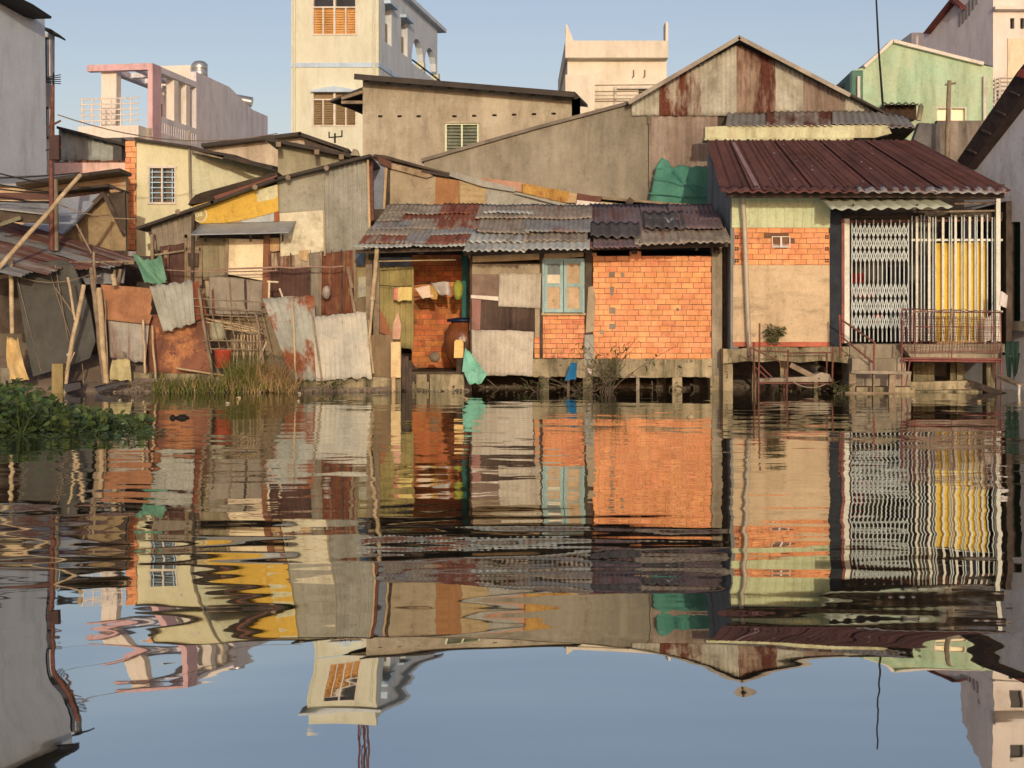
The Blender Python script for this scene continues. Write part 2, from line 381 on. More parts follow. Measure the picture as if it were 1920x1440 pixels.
# --- tall cream tower
def tower():
    f = Fr(710, 57, 9.5)
    wallm = plast('cream_tower_plaster', A(240, 217, 172), A(230, 205, 158), st=A(200, 175, 135), a=.16, br=.82, grime=.1, mid=.06)
    sidem = plast('shade_blued_plaster', C(204, 214, 222), C(194, 204, 212), st=C(164, 180, 196), a=.15, grime=.12, mid=.07)  # bluer copy of the front plaster, cool side shade put into the colour
    bandm = mat('pale_blue_band', A(200, 200, 192), A(190, 190, 184), rough=.8, bump=.1)
    louv = mat('orange_louvre', A(236, 166, 92), A(220, 148, 78), c3=A(170, 105, 50), a3=.2, rough=.5, bump=.1)
    louvb = mat('brown_louvre', A(158, 122, 78), A(138, 104, 66), rough=.5, bump=.1)
    uL = f.fu(546); W = -uL
    t = thing('tower_house', 'tall cream tower house with orange louvred window and arched loggia at its side', 'house', f.pt(uL/2, 0, .6))
    z = lambda py: P(628, py, f.fp).z; s_ = lambda px: f.sv(px)
    u = lambda px: f.fu(px)
    zt = z(-42); holes = [(586,-12,668,65), (586,170,668,236)]
    mb = MB(); mb.wall([(546,-42),(710,-42)], 640, holes, f.fp, .25)
    f.box(mb, uL, uL+.25, .25, s_(772), .6, zt); f.box(mb, uL, -.25, s_(772)-.2, s_(772), .6, zt-.01); f.box(mb, uL, -.25, s_(772), s_(822), .6, P(772,118,f.sp).z)
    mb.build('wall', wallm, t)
    # side wall with two windows, then an open loggia of two arches
    s = lambda px: f.sv(px)
    zs = lambda px, py: P(px, py, f.sp).z
    v1 = s(772); v2 = s(796); v3 = s(820); zb = zs(772, 118)
    mb = MB(); w1 = (s(722), s(734), zs(728, 83), zs(728, 14)); w2 = (s(752), s(764), zs(758, 103), zs(758, 40))
    cuts = sorted([0.25, w1[0], w1[1], w2[0], w2[1], v1])
    for a, b in zip(cuts, cuts[1:]):
        h = next((q for q in (w1, w2) if abs(q[0]-a) < 1e-6), None)
        if h: f.box(mb, -.25, 0, a, b, .6, h[2]); f.box(mb, -.25, 0, a, b, h[3], zt)
        else: f.box(mb, -.25, 0, a, b, .6, zt)
    f.box(mb, -.25, 0, v1, v3+.5, .6, zb)
    # arches
    for a, b in ((v1, v2), (v2, v3)):
        zc = zt-1.35; n = 8; r = (b-a-.35)/2; c = (a+b)/2-.1
        prev = None
        for k in range(n+1):
            th = math.pi*k/n; q = (c-r*math.cos(th), zc-.55+r*.75*math.sin(th))
            if prev: 
                g = lambda uu: [f.pt(uu, prev[0], prev[1]), f.pt(uu, prev[0], zt), f.pt(uu, q[0], zt), f.pt(uu, q[0], q[1])]
                mb.hexa(g(0), g(-.25))
            prev = q
        f.box(mb, -.25, 0, a, c-r, zc-.55, zt); f.box(mb, -.25, 0, c+r, b, zc-.55, zt)
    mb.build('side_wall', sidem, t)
    for vv in (v2-.25, v3+.1):
        mb = MB(); f.box(mb, -.32, .02, vv, vv+.36, zb, zt-1.9); mb.build('column', wallm, t)
    mb = MB(); f.box(mb, uL+.3, -.3, v3-.1, v3+.3, zb, zt-1.2) if False else None
    rl = MB(); rl.tube([f.pt(.03, v1, zb+.12), f.pt(.03, v3+.4, zb+.12)], .035)
    rl.build('railing', dark, t)
    # roof slab, stair head and lattice mast on the roof
    mb = MB(); f.box(mb, uL-.3, .22, -.3, v3+.9, zt, zt+.16); mb.build('roof', sidem, t)
    mb = MB(); f.box(mb, uL+.1, -.1, .1, .3, zt+.22, zt+1.0); f.box(mb, -.3, -.1, .3, v1, zt+.22, zt+.6); mb.build('roof_parapet', wallm, t)
    ms = MB(); c = f.pt(-1.1, 1.2, zt+.22)
    for dx, dy in ((0,0),(.35,0),(.17,.3)): ms.tube([c+V((dx,dy,0)), c+V((dx,dy,7.5))], .04, 5)
    for k in range(15):
        a = c+V((0,0,k*.5)); ms.tube([a, a+V((.35,0,.5))], .02, 4); ms.tube([a+V((.35,0,0)), a+V((.17,.3,.5))], .02, 4); ms.tube([a+V((.17,.3,0)), a+V((0,0,.5))], .02, 4)
    ms.build('mast', rustpipe, t)
    mb = MB(); mb.pbox(545, 117.5, 711, 126, Pl(f.fp.p-f.d*.04, -f.d), .035); f.box(mb, .004, .04, -.04, v1, zs(712,127), zs(712,118)); mb.build('band', bandm, t)
    # pipes down the front
    mb = MB()
    for px in (553, 702): mb.tube([P(px, -20, f.fp)-f.d*.07, P(px, 285, f.fp)-f.d*.07], .05, 6)
    mb.build('drain_pipe', wallm, t)
    for (x0, y0, x1, y1), lm in ((holes[0], louv), (holes[1], louvb)):
        fr = MB(); q = Pl(f.fp.p-f.d*.03, -f.d); ty = y0+(y1-y0)*(.33 if y0 < 0 else .25)
        for a in (x0, x0+(x1-x0)*.24, x0+(x1-x0)*.5, x0+(x1-x0)*.76, x1):
            k = 1.2 if a not in (x0, x0+(x1-x0)*.5, x1) else 1.9
            fr.pbox(a-k, (ty if k == 1.2 else y0), a+k, y1, q, .14)
        for b in (y0, ty, y1): fr.pbox(x0-1.9, b-1.3, x1+1.9, b+1.3, Pl(q.p-f.d*.004, q.n), .14)
        w = fr.build('window', white_paint, t)
        lv = MB(); q2 = f.fp.back(.07); n = int((y1-ty)/4.4)
        for k in range(n):
            yy = ty+1+(y1-ty-1)*k/n; a = P(x0, yy, q2.back(.05)); b = P(x1, yy, q2.back(.05)); c_ = P(x1, yy+3.6, q2); d = P(x0, yy+3.6, q2)
            lv.hexa([a, b, c_, d], [p+f.d*.02 for p in (a, b, c_, d)])
        lv.build('shutter', lm, w)
        gl = MB(); gl.pbox(x0, y0, x1, ty, f.fp.back(.12), .03); gl.build('pane', glassd if y0 < 0 else louvb, w)
    pd = MB(); q = Pl(f.fp.p-f.d*.22, -f.d); pd.poly([(582,169),(627,161),(671,169),(671,172),(582,172)], q, .22); pd.build('window_hood', bandm, t)
    for w in (w1, w2):
        mb = MB(); f.box(mb, -.2, -.16, w[0], w[1], w[2], w[3]-.55); mb.build('window', louvb, t)
        mb = MB(); f.box(mb, 0, .25, w[0]-.15, w[1]+.15, w[3]+.02, w[3]+.14); mb.build('window_hood', bandm, t)
tower()

# --- pink and cream house with an open roof terrace
def pink_house():
    f = Fr(286, 62, 9.9); sp = f.sp; fp = f.fp
    pink = plast('pink_paint', A(222, 166, 146), A(212, 156, 138), st=A(196, 130, 112), a=.12)
    cream = plast('cream_paint', A(238, 205, 168), A(228, 194, 158), st=A(200, 168, 135), a=.15, grime=.12, mid=.07)
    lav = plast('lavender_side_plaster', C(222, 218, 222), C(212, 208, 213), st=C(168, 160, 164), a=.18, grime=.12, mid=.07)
    t = thing('terrace_house', 'pink and cream house with open beamed roof terrace, behind the tin roofs', 'house', f.pt(-2, 0, .6))
    z = lambda py: P(286, py, fp).z; u = f.fu; v = f.sv
    zt, zu = z(118), z(130); zd = z(240); zs = z(262)
    vf = v(368)                                       # terrace depth
    mb = MB(); f.box(mb, u(163), u(277), 0, .35, zu, zt); f.box(mb, u(277), .0, 0, .9, .6, zt-.003); mb.build('portal_frame', pink, t)
    mb = MB(); f.box(mb, u(176), 0, .9, vf, zu+.1, zt-.05) if False else None
    g = MB(); f.box(g, -.35, 0, .9, vf, zu, zt-.01); f.box(g, u(190), u(190)+.35, .35, vf, zu, zt-.01); f.box(g, u(240), u(240)+.25, .35, vf, zu+.05, zt-.02)
    for k in (.45, .75): f.box(g, u(190)+.35, -.35, vf*k, vf*k+.25, zu+.05, zt-.015)
    g.build('roof_beam', lav, t)
    for (px, vv) in ((183, .35), (231, 4.0)):
        mb = MB(); f.box(mb, u(px), u(px)+(.65 if vv < 1 else .4), vv, vv+.45, zd, zu); mb.build('column', cream, t)
    for k in (.62, .93):
        mb = MB(); f.box(mb, -.42, -.05, vf*k*.9-.25, vf*k*.9+.2, zd, zu); mb.build('column', cream, t)
    mb = MB(); f.box(mb, u(165), u(277), -.9, .0, zs, zd); mb.build('balcony', cream, t)
    mb = MB(); f.box(mb, u(225), -.02, .3, vf+16, .6, zs); f.box(mb, u(165)+.4, -.02, .0, vf, zs, zd-.003); mb.build('wall', cream, t)
    # side parapet with slots
    mb = MB(); n = 14; za, zb = z(244), z(213)
    f.box(mb, -.2, 0, .9, vf, .6, za); f.box(mb, -.2, 0, .9, vf, zb-.22, zb)
    for k in range(n+1):
        a = 1+(vf-1.3)*k/n; f.box(mb, -.2, 0, a, a+.32*(vf-1)/n*1.6, za, zb-.22)
    mb.build('parapet', lav, t)
    # big side wall stepping down
    ve = v(503); sv = [(368,134),(430,163),(468,200),(474,206),(502,218)]
    mb = MB(); top = [(x, y) for x, y in sv]
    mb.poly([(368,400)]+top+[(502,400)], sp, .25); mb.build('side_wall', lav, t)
    mb = MB(); f.box(mb, -2.0, -.3, vf+.1, vf+.3, zd-1, zu+1); mb.build('rear_wall', cream, t)
    mb = MB(); f.box(mb, -1.7, -.7, vf+.04, vf+.1, zd-.3, zd+1.7); mb.build('window', glassd, t)
    rl = MB(); p = lambda px: f.pt(u(px), -.85, 0)
    for k in range(5): rl.tube([p(168)+V((0,0,zd+.22+.22*k)), p(277)+V((0,0,zd+.22+.22*k))], .03, 5)
    for px in (172, 190, 206, 225, 243, 262): rl.tube([p(px)+V((0,0,zd)), p(px)+V((0,0,zd+1.1))], .035, 5)
    rl.build('railing', cream, t)
    # stainless water tank and solar heater on its roof
    c = f.pt(-.9, v(410), P(412, 158, sp).z)
    mb = MB(); mb.lathe(c, [(0,0),(.33,0),(.36,.1),(.36,.3),(.34,.33),(.36,.36),(.36,.6),(.34,.63),(.36,.66),(.36,.9),(.24,1.02),(.08,1.06),(0,1.06)], 20)
    mb.top('water_tank', silver, 'upright shiny steel water tank standing on the long lavender house roof', 'water tank')
    c = f.pt(-.5, v(470), P(472, 198, sp).z)
    mb = MB(); a = c+V((-.5,0,.35)); b = c+V((.55,0,.15)); mb.tube([a, a.lerp(b,.02), a.lerp(b,.98), b], .24, 14); mb.bar(c+V((-.4,0,-.6)), c+V((-.4,0,.3)), .06); mb.bar(c+V((.3,0,-.6)), c+V((.3,0,.2)), .06)
    mb.top('solar_heater', silver, 'small lying steel boiler on the rear end of the lavender house', 'water heater')
pink_house()

# --- pale house in the middle distance
def middle_house():
    Y = 56
    peach = plast('peach_paint', A(246, 214, 172), A(236, 202, 160), st=A(214, 176, 136), a=.14, br=.84, grime=.12, mid=.07)
    t = thing('flat_roof_house', 'pale peach flat roofed house with two parapet fins, behind the gable', 'house', P(1156, 640, Y))
    mb = MB(); mb.pbox(1064, 105, 1250, 640, Y, 8); mb.build('wall', peach, t)
    mb = MB(); mb.pbox(1060, 76, 1253, 108, Y-.45, 8.9); mb.build('roof_slab', peach, t)
    mb = MB(); mb.poly([(1060.5,76),(1060.5,46),(1064,46),(1075,76)], Y-.3, .3); mb.build('parapet_fin', peach, t); mb = MB(); mb.pbox(1248, 41, 1253, 76, Y-.3, .8); mb.build('parapet_fin', peach, t)
    mb = MB(); mb.pbox(1060, 140, 1115, 640, Y-1.2, 1.2); mb.build('stair_block', peach, t)
    mb = MB(); mb.pbox(1152, 162, 1156, 230, Y-.2, .15); mb.pbox(1152, 162, 1248, 166, Y-.203, .15); mb.build('door_frame', white_paint, t)
    rl = MB()
    for y in (160, 172, 186, 190): rl.tube([P(1115, y, Y-1.1), P(1240, y-1, Y-1.1)], .02, 5)
    rl.build('railing', wire_l, t)
    mb = MB(); mb.pbox(1198, 168, 1212, 178, Y-.08, .1); mb.build('vent', dark, t)
    mb = MB()
    for px in (1188, 1209): mb.tube([P(px, 131, Y-.05), P(px, 143, Y-.05), P(px-2.5, 145, Y-.08)], .025, 5)
    mb.build('pipe_hook', wire_l, t)
middle_house()

# --- white houses at the upper right
def right_houses():
    Y = 50; X0 = (1862-960)/F*Y; sn = V((-math.cos(.28), -math.sin(.28), 0)); sp = Pl((X0, Y+.02, 0), sn)
    peach = plast('salmon_paint', A(250, 214, 178), A(240, 202, 166), st=A(216, 172, 136), a=.12, br=.84, grime=.12, mid=.06)
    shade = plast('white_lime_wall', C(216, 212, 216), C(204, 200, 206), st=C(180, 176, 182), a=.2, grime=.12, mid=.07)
    t = thing('balcony_house', 'tall salmon fronted house at the right edge with small slot windows', 'house', P(1920, 640, Y))
    mb = MB(); mb.wall([(1862,-160),(2120,-160)], 640, [(1894,34,1902,54),(1913,34,1921,54),(1895,-40,1921,-10),(1895,-120,1921,-90)], Y, .3); mb.build('front_wall', peach, t)
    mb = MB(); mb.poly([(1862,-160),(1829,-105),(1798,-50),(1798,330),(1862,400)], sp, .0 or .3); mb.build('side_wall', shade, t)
    mb = MB(); mb.pbox(1866, 11, 2120, 17, Y-.3, .3); mb.pbox(1866, -70, 2120, -64, Y-.3, .3); mb.build('ledge', peach, t)
    for x in (1894, 1913): mb = MB(); mb.pbox(x, 34, x+8, 54, Y+.2, .1); mb.build('window', glassd, t)
    for y in (-40, -120): mb = MB(); mb.pbox(1895, y, 1921, y+30, Y+.2, .1); mb.build('window', glassd, t)
    mb = MB(); mb.pbox(1889.5, 72, 1990, 165, Y-.05, .04); mb.build('tiled_panel', mat('buff_tile', A(232, 196, 146), A(222, 184, 134), rough=.5, bump=.1), t)
    rl = MB()
    for k in range(6):
        y = 147+7.5*k; rl.tube([P(1863, y+5, Y-.2), P(1874, y, Y-1.2), P(1930, y, Y-1.2)], .03, 5)
    for px in (1866, 1874, 1900): rl.tube([P(px, 147, Y-1.2), P(px, 195, Y-1.2)], .04, 5)
    rl.build('balcony_railing', mat('cream_rail', A(220, 190, 150)), t)
    mb = MB(); mb.pbox(1863, 196, 1960, 202, Y-1.3, 1.3); mb.build('balcony_slab', peach, t)
    vb = MB()
    for x0, y0, h in ((1797, 52, -26), (1803, 46, -26), (1809, 38, -28), (1815, 31, -28), (1822, 20, -34), (1829, 10, -36)): vb.poly([(x0,y0),(x0,y0+h),(x0+4,y0+h-4),(x0+4,y0-4)], Pl(sp.p+sn*.02, sn), .02)
    vb.build('side_vent', mat('grey_vent', C(150, 146, 146), C(130, 128, 130)), t)
    t = thing('gabled_house', 'white gabled house in shade with dark red roof edge, upper right', 'house', (X0+1, 56, .6))
    mb = MB(); mb.poly([(1797.5,340),(1797.5,12),(1782,2),(1733,60),(1733,340)], sp, 4); mb.build('wall', shade, t)
    mb = MB(); mb.poly([(1730,63),(1782,-3),(1800,12),(1800,17),(1782,3),(1733,63)], Pl(sp.p+sn*.25, sn), 4.5); mb.build('roof', mat('dark_red_tile', C(110, 62, 58), C(84, 48, 46), rough=.8), t)
    mb = MB(); mb.pbox(1709, 61, 1735, 110, 58.8, 4); mb.build('porch', peach, t)
    mb = MB(); mb.poly([(1697,84),(1709,62),(1709,120),(1697,120)], 59.5, 4); mb.build('side_wall', shade, t)
right_houses()

# --- green house
def green_house():
    Y = 44
    gm = plast('green_limewash', A(172, 184, 136), A(188, 176, 128), st=A(122, 140, 92), a=.25, sc=1.0)
    t = thing('green_house', 'pale green gabled house with stained wall and white roof edging', 'house', P(1720, 640, Y))
    mb = MB(); mb.wall([(1598,132),(1624,126),(1673,80),(1840,122),(1862,126)], 640, [(1757,202,1812,232)], Y, .3); mb.build('wall', gm, t)
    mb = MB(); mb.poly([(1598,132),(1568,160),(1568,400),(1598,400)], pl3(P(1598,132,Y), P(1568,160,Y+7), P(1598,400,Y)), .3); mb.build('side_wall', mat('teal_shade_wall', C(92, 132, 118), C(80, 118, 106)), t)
    edge = [(1620,128),(1652,99),(1673,79),(1700,86),(1740,96),(1790,109),(1843,122)]
    mb = MB()
    for (a, b), (c, d) in zip(edge, edge[1:]): mb.bar(P(a, b, Y-.06)+V((0,.2,.03)), P(c, d, Y-.06)+V((0,.2,.03)), .09, .6, up=(0,1,0))
    mb.build('roof_edge', white_paint, t)
    r = MB(); a, b, c = P(1622,126,Y+.3), P(1673,80,Y+.3), P(1862,124,Y+.3); o = V((0,9,0))
    r.hexa([a,b,b+o,a+o], [p-V((0,0,.1)) for p in (a,b,b+o,a+o)]); r.hexa([b,c,c+o,b+o], [p-V((0,0,.1)) for p in (b,c,c+o,b+o)]); r.build('roof', roofdark, t)
    mb = MB(); mb.pbox(1568, 128, 1600, 133, Y-.1, 7); 
    for px in (1610, 1846): m2 = MB(); m2.tube([P(px, 143, Y-.1), P(px, 226, Y-.1)], .05, 8); m2.build('drain_pipe', white_paint, t)
    w = MB()
    for a in (1757, 1783, 1811): w.pbox(a-1.2, 201, a+1.2, 232, Y-.03, .2)
    w.pbox(1756, 201, 1812, 203, Y-.034, .2); w = w.build('window', white_paint, t)
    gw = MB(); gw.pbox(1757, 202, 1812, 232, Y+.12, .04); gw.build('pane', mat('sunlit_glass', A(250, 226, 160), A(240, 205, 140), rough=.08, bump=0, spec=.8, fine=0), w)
    h = MB()
    h.pbox(1660, 196, 1718, 224, Y-1.0, .9); h.build('box_window', mat('box_window_dark', C(66, 48, 36), C(44, 34, 28), c3=C(90, 74, 58), a3=.3), t)
    h = MB(); h.sheet([P(1655,193,Y-.2), P(1722,193,Y-.2), P(1722,196,Y-1.4), P(1655,196,Y-1.4)], .2, .03, nv=3); h.build('awning', roofdark, t)
    h = MB(); h.tube([P(1724,196,Y-1), P(1727,200,Y-1), P(1722,226,Y-1)], .07, 8); h.build('vent_pipe', conc, t)
    mb = MB(); mb.pbox(1757, 226, 1850, 400, 41, .25); mb.top('stained_wall', plast('soot_streaked_wall', A(176, 148, 116), A(148, 122, 96), st=A(70, 58, 48), a=.5, sc3=3), 'stained grey yard wall with black streaks, below the green house', 'wall')
    mb = MB(); mb.poly([(1724,230),(1762,232),(1764,330),(1690,330)], 40, .3); mb.top('yard_wall', plast('blue_grey_wall', C(112, 112, 112), C(92, 92, 94), st=C(60,60,62), a=.3), 'shaded blue grey wall between the maroon roof and the stained wall', 'wall')
    p = MB(); p.tube(wob(P(1775,310,39), P(1780,151,39), 6, .02), .07, 8, .05); p.tube([P(1772,159,39), P(1792,156,39)], .03, 5)
    p.top('utility_pole', wood, 'thin leaning wooden pole with wires, in front of the green house', 'pole')
    p = MB(); p.tube([P(1656,205,40), P(1648,100,40), P(1640,-60,40)], .032, 8, .02); p.top('antenna_mast', dark, 'tall thin dark antenna pole leaning above the gable roof', 'antenna')
green_house()

# --- left tall white house in shade
def left_house():
    n = V((math.cos(math.radians(9)), -math.sin(math.radians(9)), 0)); pl = Pl(P(84, 200, 40), n)
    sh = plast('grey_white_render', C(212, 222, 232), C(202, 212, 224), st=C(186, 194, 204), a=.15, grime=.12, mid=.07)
    t = thing('white_townhouse', 'tall pale grey townhouse wall at the left edge, under dark eaves', 'house', P(60, 640, 40))
    mb = MB(); mb.poly([(-160,-130),(20,-8),(84,30),(88,345),(-160,420)], pl, 5); mb.build('wall', sh, t)
    mb = MB(); mb.poly([(-160,-140),(18,-14),(62,8),(97,31),(96,35),(80,30),(18,-5),(-160,-126)], Pl(pl.p+n*.5, n), 6); mb.build('roof', dark, t)
    tan = plast('tan_wing_wall', A(206, 182, 150), A(190, 166, 136), a=.2)
    mb = MB(); mb.pbox(60, 62, 100, 345, 41.5, .12); mb.build('rear_wing', tan, t)
    mb = MB(); mb.poly([(82,50),(95,54),(107,63),(106,66),(94,60),(82,56)], 41, .8); mb.build('wing_roof', dark, t)
    mb = MB(); mb.pbox(84.5, 70, 89.5, 144, 41.45, .06); mb.pbox(86, 200, 90, 260, 41.45, .06); mb.build('window', glassd, t)
    mb = MB(); mb.tube([P(92.5,75,41.3), P(93,146,41.3)], .07, 10); mb.tube([P(96,150,41.3), P(97,190,41.3)], .05, 10); mb.tube([P(93,205,41.3), P(94,256,41.3)], .07, 10); mb.build('flue_pipe', silver, t)
    a = MB(); c = P(100, 150, 40.8); 
    for k in range(5): a.tube([c+V((-.25,0,.0+.03*k-.06)), c+V((.2,0,.06*k-.1))], .012, 4)
    a.tube([c+V((0,0,-.5)), c+V((0,0,.2))], .02, 5); a.build('aerial', dark, t)
    # corrugated shed and pink parapet beyond it
    m = tin('weathered_grey_tin', A(176, 162, 136), A(120, 110, 92), .2, st=(1,.3,1))
    t = thing('roof_shed', 'grey corrugated shed behind the pink parapet wall, upper left', 'shed', P(165, 640, 46))
    mb = MB(); mb.sheet([P(110,242,46), P(225,266,46), P(225,305,46), P(110,302,46)], .25, .03, nv=4); mb.build('wall', m, t)
    mb = MB(); a, b = P(106,236,45.6), P(240,270,45.6); o = V((0,4,.1)); mb.hexa([a,b,b+o,a+o], [p-V((0,0,.08)) for p in (a,b,b+o,a+o)]); mb.build('roof', roofdark, t)
    mb = MB(); mb.pbox(212, 258, 228, 306, 45.8, 1); mb.build('doorway', mat('dim_doorway', C(90, 88, 88), C(70, 68, 68)), t)
    t = thing('parapet_wall', 'salmon pink parapet wall with broken tile coping, left of the brick pillar', 'wall', P(146, 640, 45))
    mb = MB(); mb.pbox(57, 305, 238, 400, 45, .25); mb.build('wall', plast('salmon_parapet', A(244, 186, 150), A(232, 172, 138), st=A(205, 140, 108), a=.15), t)
    mb = MB(); x = 62
    while x < 236: w = R.uniform(5, 16); mb.pbox(x, 301+R.uniform(-2, 2), x+w*.85, 306, 45.05, .15); x += w
    mb.build('coping', mat('broken_tile', C(120, 84, 66), C(80, 60, 50)), t)
    mb = MB(); c = P(64, 300, 44.9); mb.lathe(c, [(0,0),(.1,0),(.14,.3),(.12,.3),(0,.28)], 12)
    pt = mb.top('plant_pot', mat('clay_pot', A(120, 100, 78)), 'small potted plant standing on the left end of the pink parapet', 'plant')
    lf = MB()
    for k in range(60):
        p = c+V((R.gauss(0,.12), R.gauss(0,.1), R.uniform(.3,.75))); d = V((R.gauss(0,1),R.gauss(0,1),R.gauss(.3,1))).normalized()*.12; s = d.cross(V((0,0,1)))*.4
        lf.add([p, p+d*.5+s, p+d, p+d*.5-s], [[0,1,2,3]])
    lf.build('foliage', mat('pot_leaf', C(60, 72, 40), C(40, 52, 28), isl=.4, bump=0), pt)
left_house()
# ================================================================== HOUSES OF THE SECOND ROW
BRICKM = mat('red_brick', A(242, 156, 96), A(220, 128, 74), sc=5, c3=A(214, 154, 106), a3=.15, sc3=9, rough=.85, bump=.35, bsc=30, isl=.12, hue=.008)
MORTAR = mat('mortar', A(150, 98, 64), A(104, 70, 46), sc=6, rough=.95, bump=.4)
def bricks(x0, y0, x1, y1, p, rows, blen, parent, name='brick_wall', depth=.1, skip=None, m=None, gap=.95, seed=1):
    """a course-by-course brick face: every brick its own little block, mortar bed behind"""
    rr = random.Random(seed); p = plane(p); mb = MB(); h = (y1-y0)/rows
    for r in range(rows):
        x = x0 - (blen*.5 if r % 2 else 0) + rr.uniform(-2, 2)
        while x < x1-1:
            w = blen*rr.uniform(.93, 1.06); a, b = max(x, x0), min(x+w-gap, x1)
            if b-a > 2.5 and not (skip and skip((a+b)/2, y0+(r+.5)*h)):
                q = Pl(p.p + p.n*rr.uniform(.0, .007), p.n); j = rr.uniform(-.25, .25)
                mb.poly([(a, y0+r*h+j), (b, y0+r*h+j+rr.uniform(-.2,.2)), (b, y0+(r+1)*h-gap+j), (a, y0+(r+1)*h-gap+j)], q, .05)
            x += w
    o = mb.build(name, m or BRICKM, parent)
    mm = MB(); mm.pbox(x0-.4, y0, x1, y1, p.back(.006), depth); mm.build('mortar_bed', MORTAR, o)
    return o

def plaster_house():
    Y = 36
    pm = plast('sandy_render', A(194, 166, 128), A(174, 146, 110), st=A(140, 116, 88), a=.3, sc3=1.6, sc=2.2, bump=.8, bsc=5)
    t = thing('rendered_house', 'long sandy rendered house with a row of vent slots and thin dark roof', 'house', P(885, 640, Y))
    vx = [(713,216),(749,216),(785,216),(852,216),(889,215),(927,214),(964,213),(1001,212),(1038,211)]
    h = [(x-4, y, x+4, y+4) for x, y in vx]; wh = (836, 233, 896, 290)
    mb = MB(); mb.wall([(680,151),(1088,183)], 640, h+[wh], Y, .25); mb.build('wall', pm, t)
    mb = MB(); mb.pbox(700, 205, 1060, 225, Y+.23, .1); mb.build('vent_backing', dark, t)
    a, b = P(1088, 183, Y), P(1088, 640, Y); o = V((.05, 3.2, 0)); mb = MB(); mb.hexa([a, b, b+o, a+o], [k-V((.2,0,0)) for k in (a, b, b+o, a+o)]); mb.build('side_wall', pm, t)
    r = MB(); a, b, c, d = P(664, 138, Y-.5), P(1078, 172, Y-.5), P(1102, 196, Y+3.4), P(690, 150, Y+4); r.hexa([a, b, c, d], [k-V((0,0,.07)) for k in (a, b, c, d)]); 
    r.bar(a-V((0,0,.08)), b-V((0,0,.08)), .1, .06); r.build('roof', roofdark, t)
    for k in range(11):
        x = 688+k*39; y = 146+(x-664)*.082; mb = MB(); mb.bar(P(x, y+1, Y-.4), P(x, y+1, Y+.1), .12, .12); mb.build('rafter_end', wood_d, t)
    # lean-to awning on its left end
    aw = MB(); q = [P(618,188,Y-.2), P(680,163,Y-.2), P(680,211,Y+1.6), P(655,200,Y+1.6)]; aw.hexa(q, [k-V((0,0,.05)) for k in q]); ao = aw.build('awning', roofdark, t)
    for i, (a, b) in enumerate((((640,185),(680,172)), ((640,192),(680,192)))): st = MB(); st.bar(P(*a, Y-.25), P(*b, Y-.25), .07); st.build('brace', wood, ao)
    fr = MB(); q = Y-.03
    for x in (836, 866, 896): fr.pbox(x-1.7, 231, x+1.7, 292, q, .12)
    fr.pbox(834.5, 230.5, 898, 234, Y-.034, .12)
    w = fr.build('window', mat('pale_green_frame', A(226, 212, 160), A(210, 196, 146), rough=.6, bump=.1), t)
    for x0, x1 in ((838, 865), (868, 895)):
        lv = MB()
        for k in range(9):
            y = 235+k*6.2; a, b, c, d = P(x0, y, Y+.12), P(x1, y, Y+.12), P(x1, y+5.6, Y+.04), P(x0, y+5.6, Y+.04); lv.hexa([a,b,c,d], [p+V((0,.012,0)) for p in (a,b,c,d)])
        lv.build('louvre', mat('glass_louvre', C(150, 158, 142), C(116, 126, 114), rough=.25, bump=0, spec=.6), w)
    mb = MB(); mb.pbox(836, 233, 896, 292, Y+.16, .05); mb.build('pane', glassd, w)
    hd = MB(); hd.poly([(833,231),(840,228),(868,226.5),(895,229),(899,231)], Y-.08, .08); hd.build('window_hood', pm, t)
plaster_house()

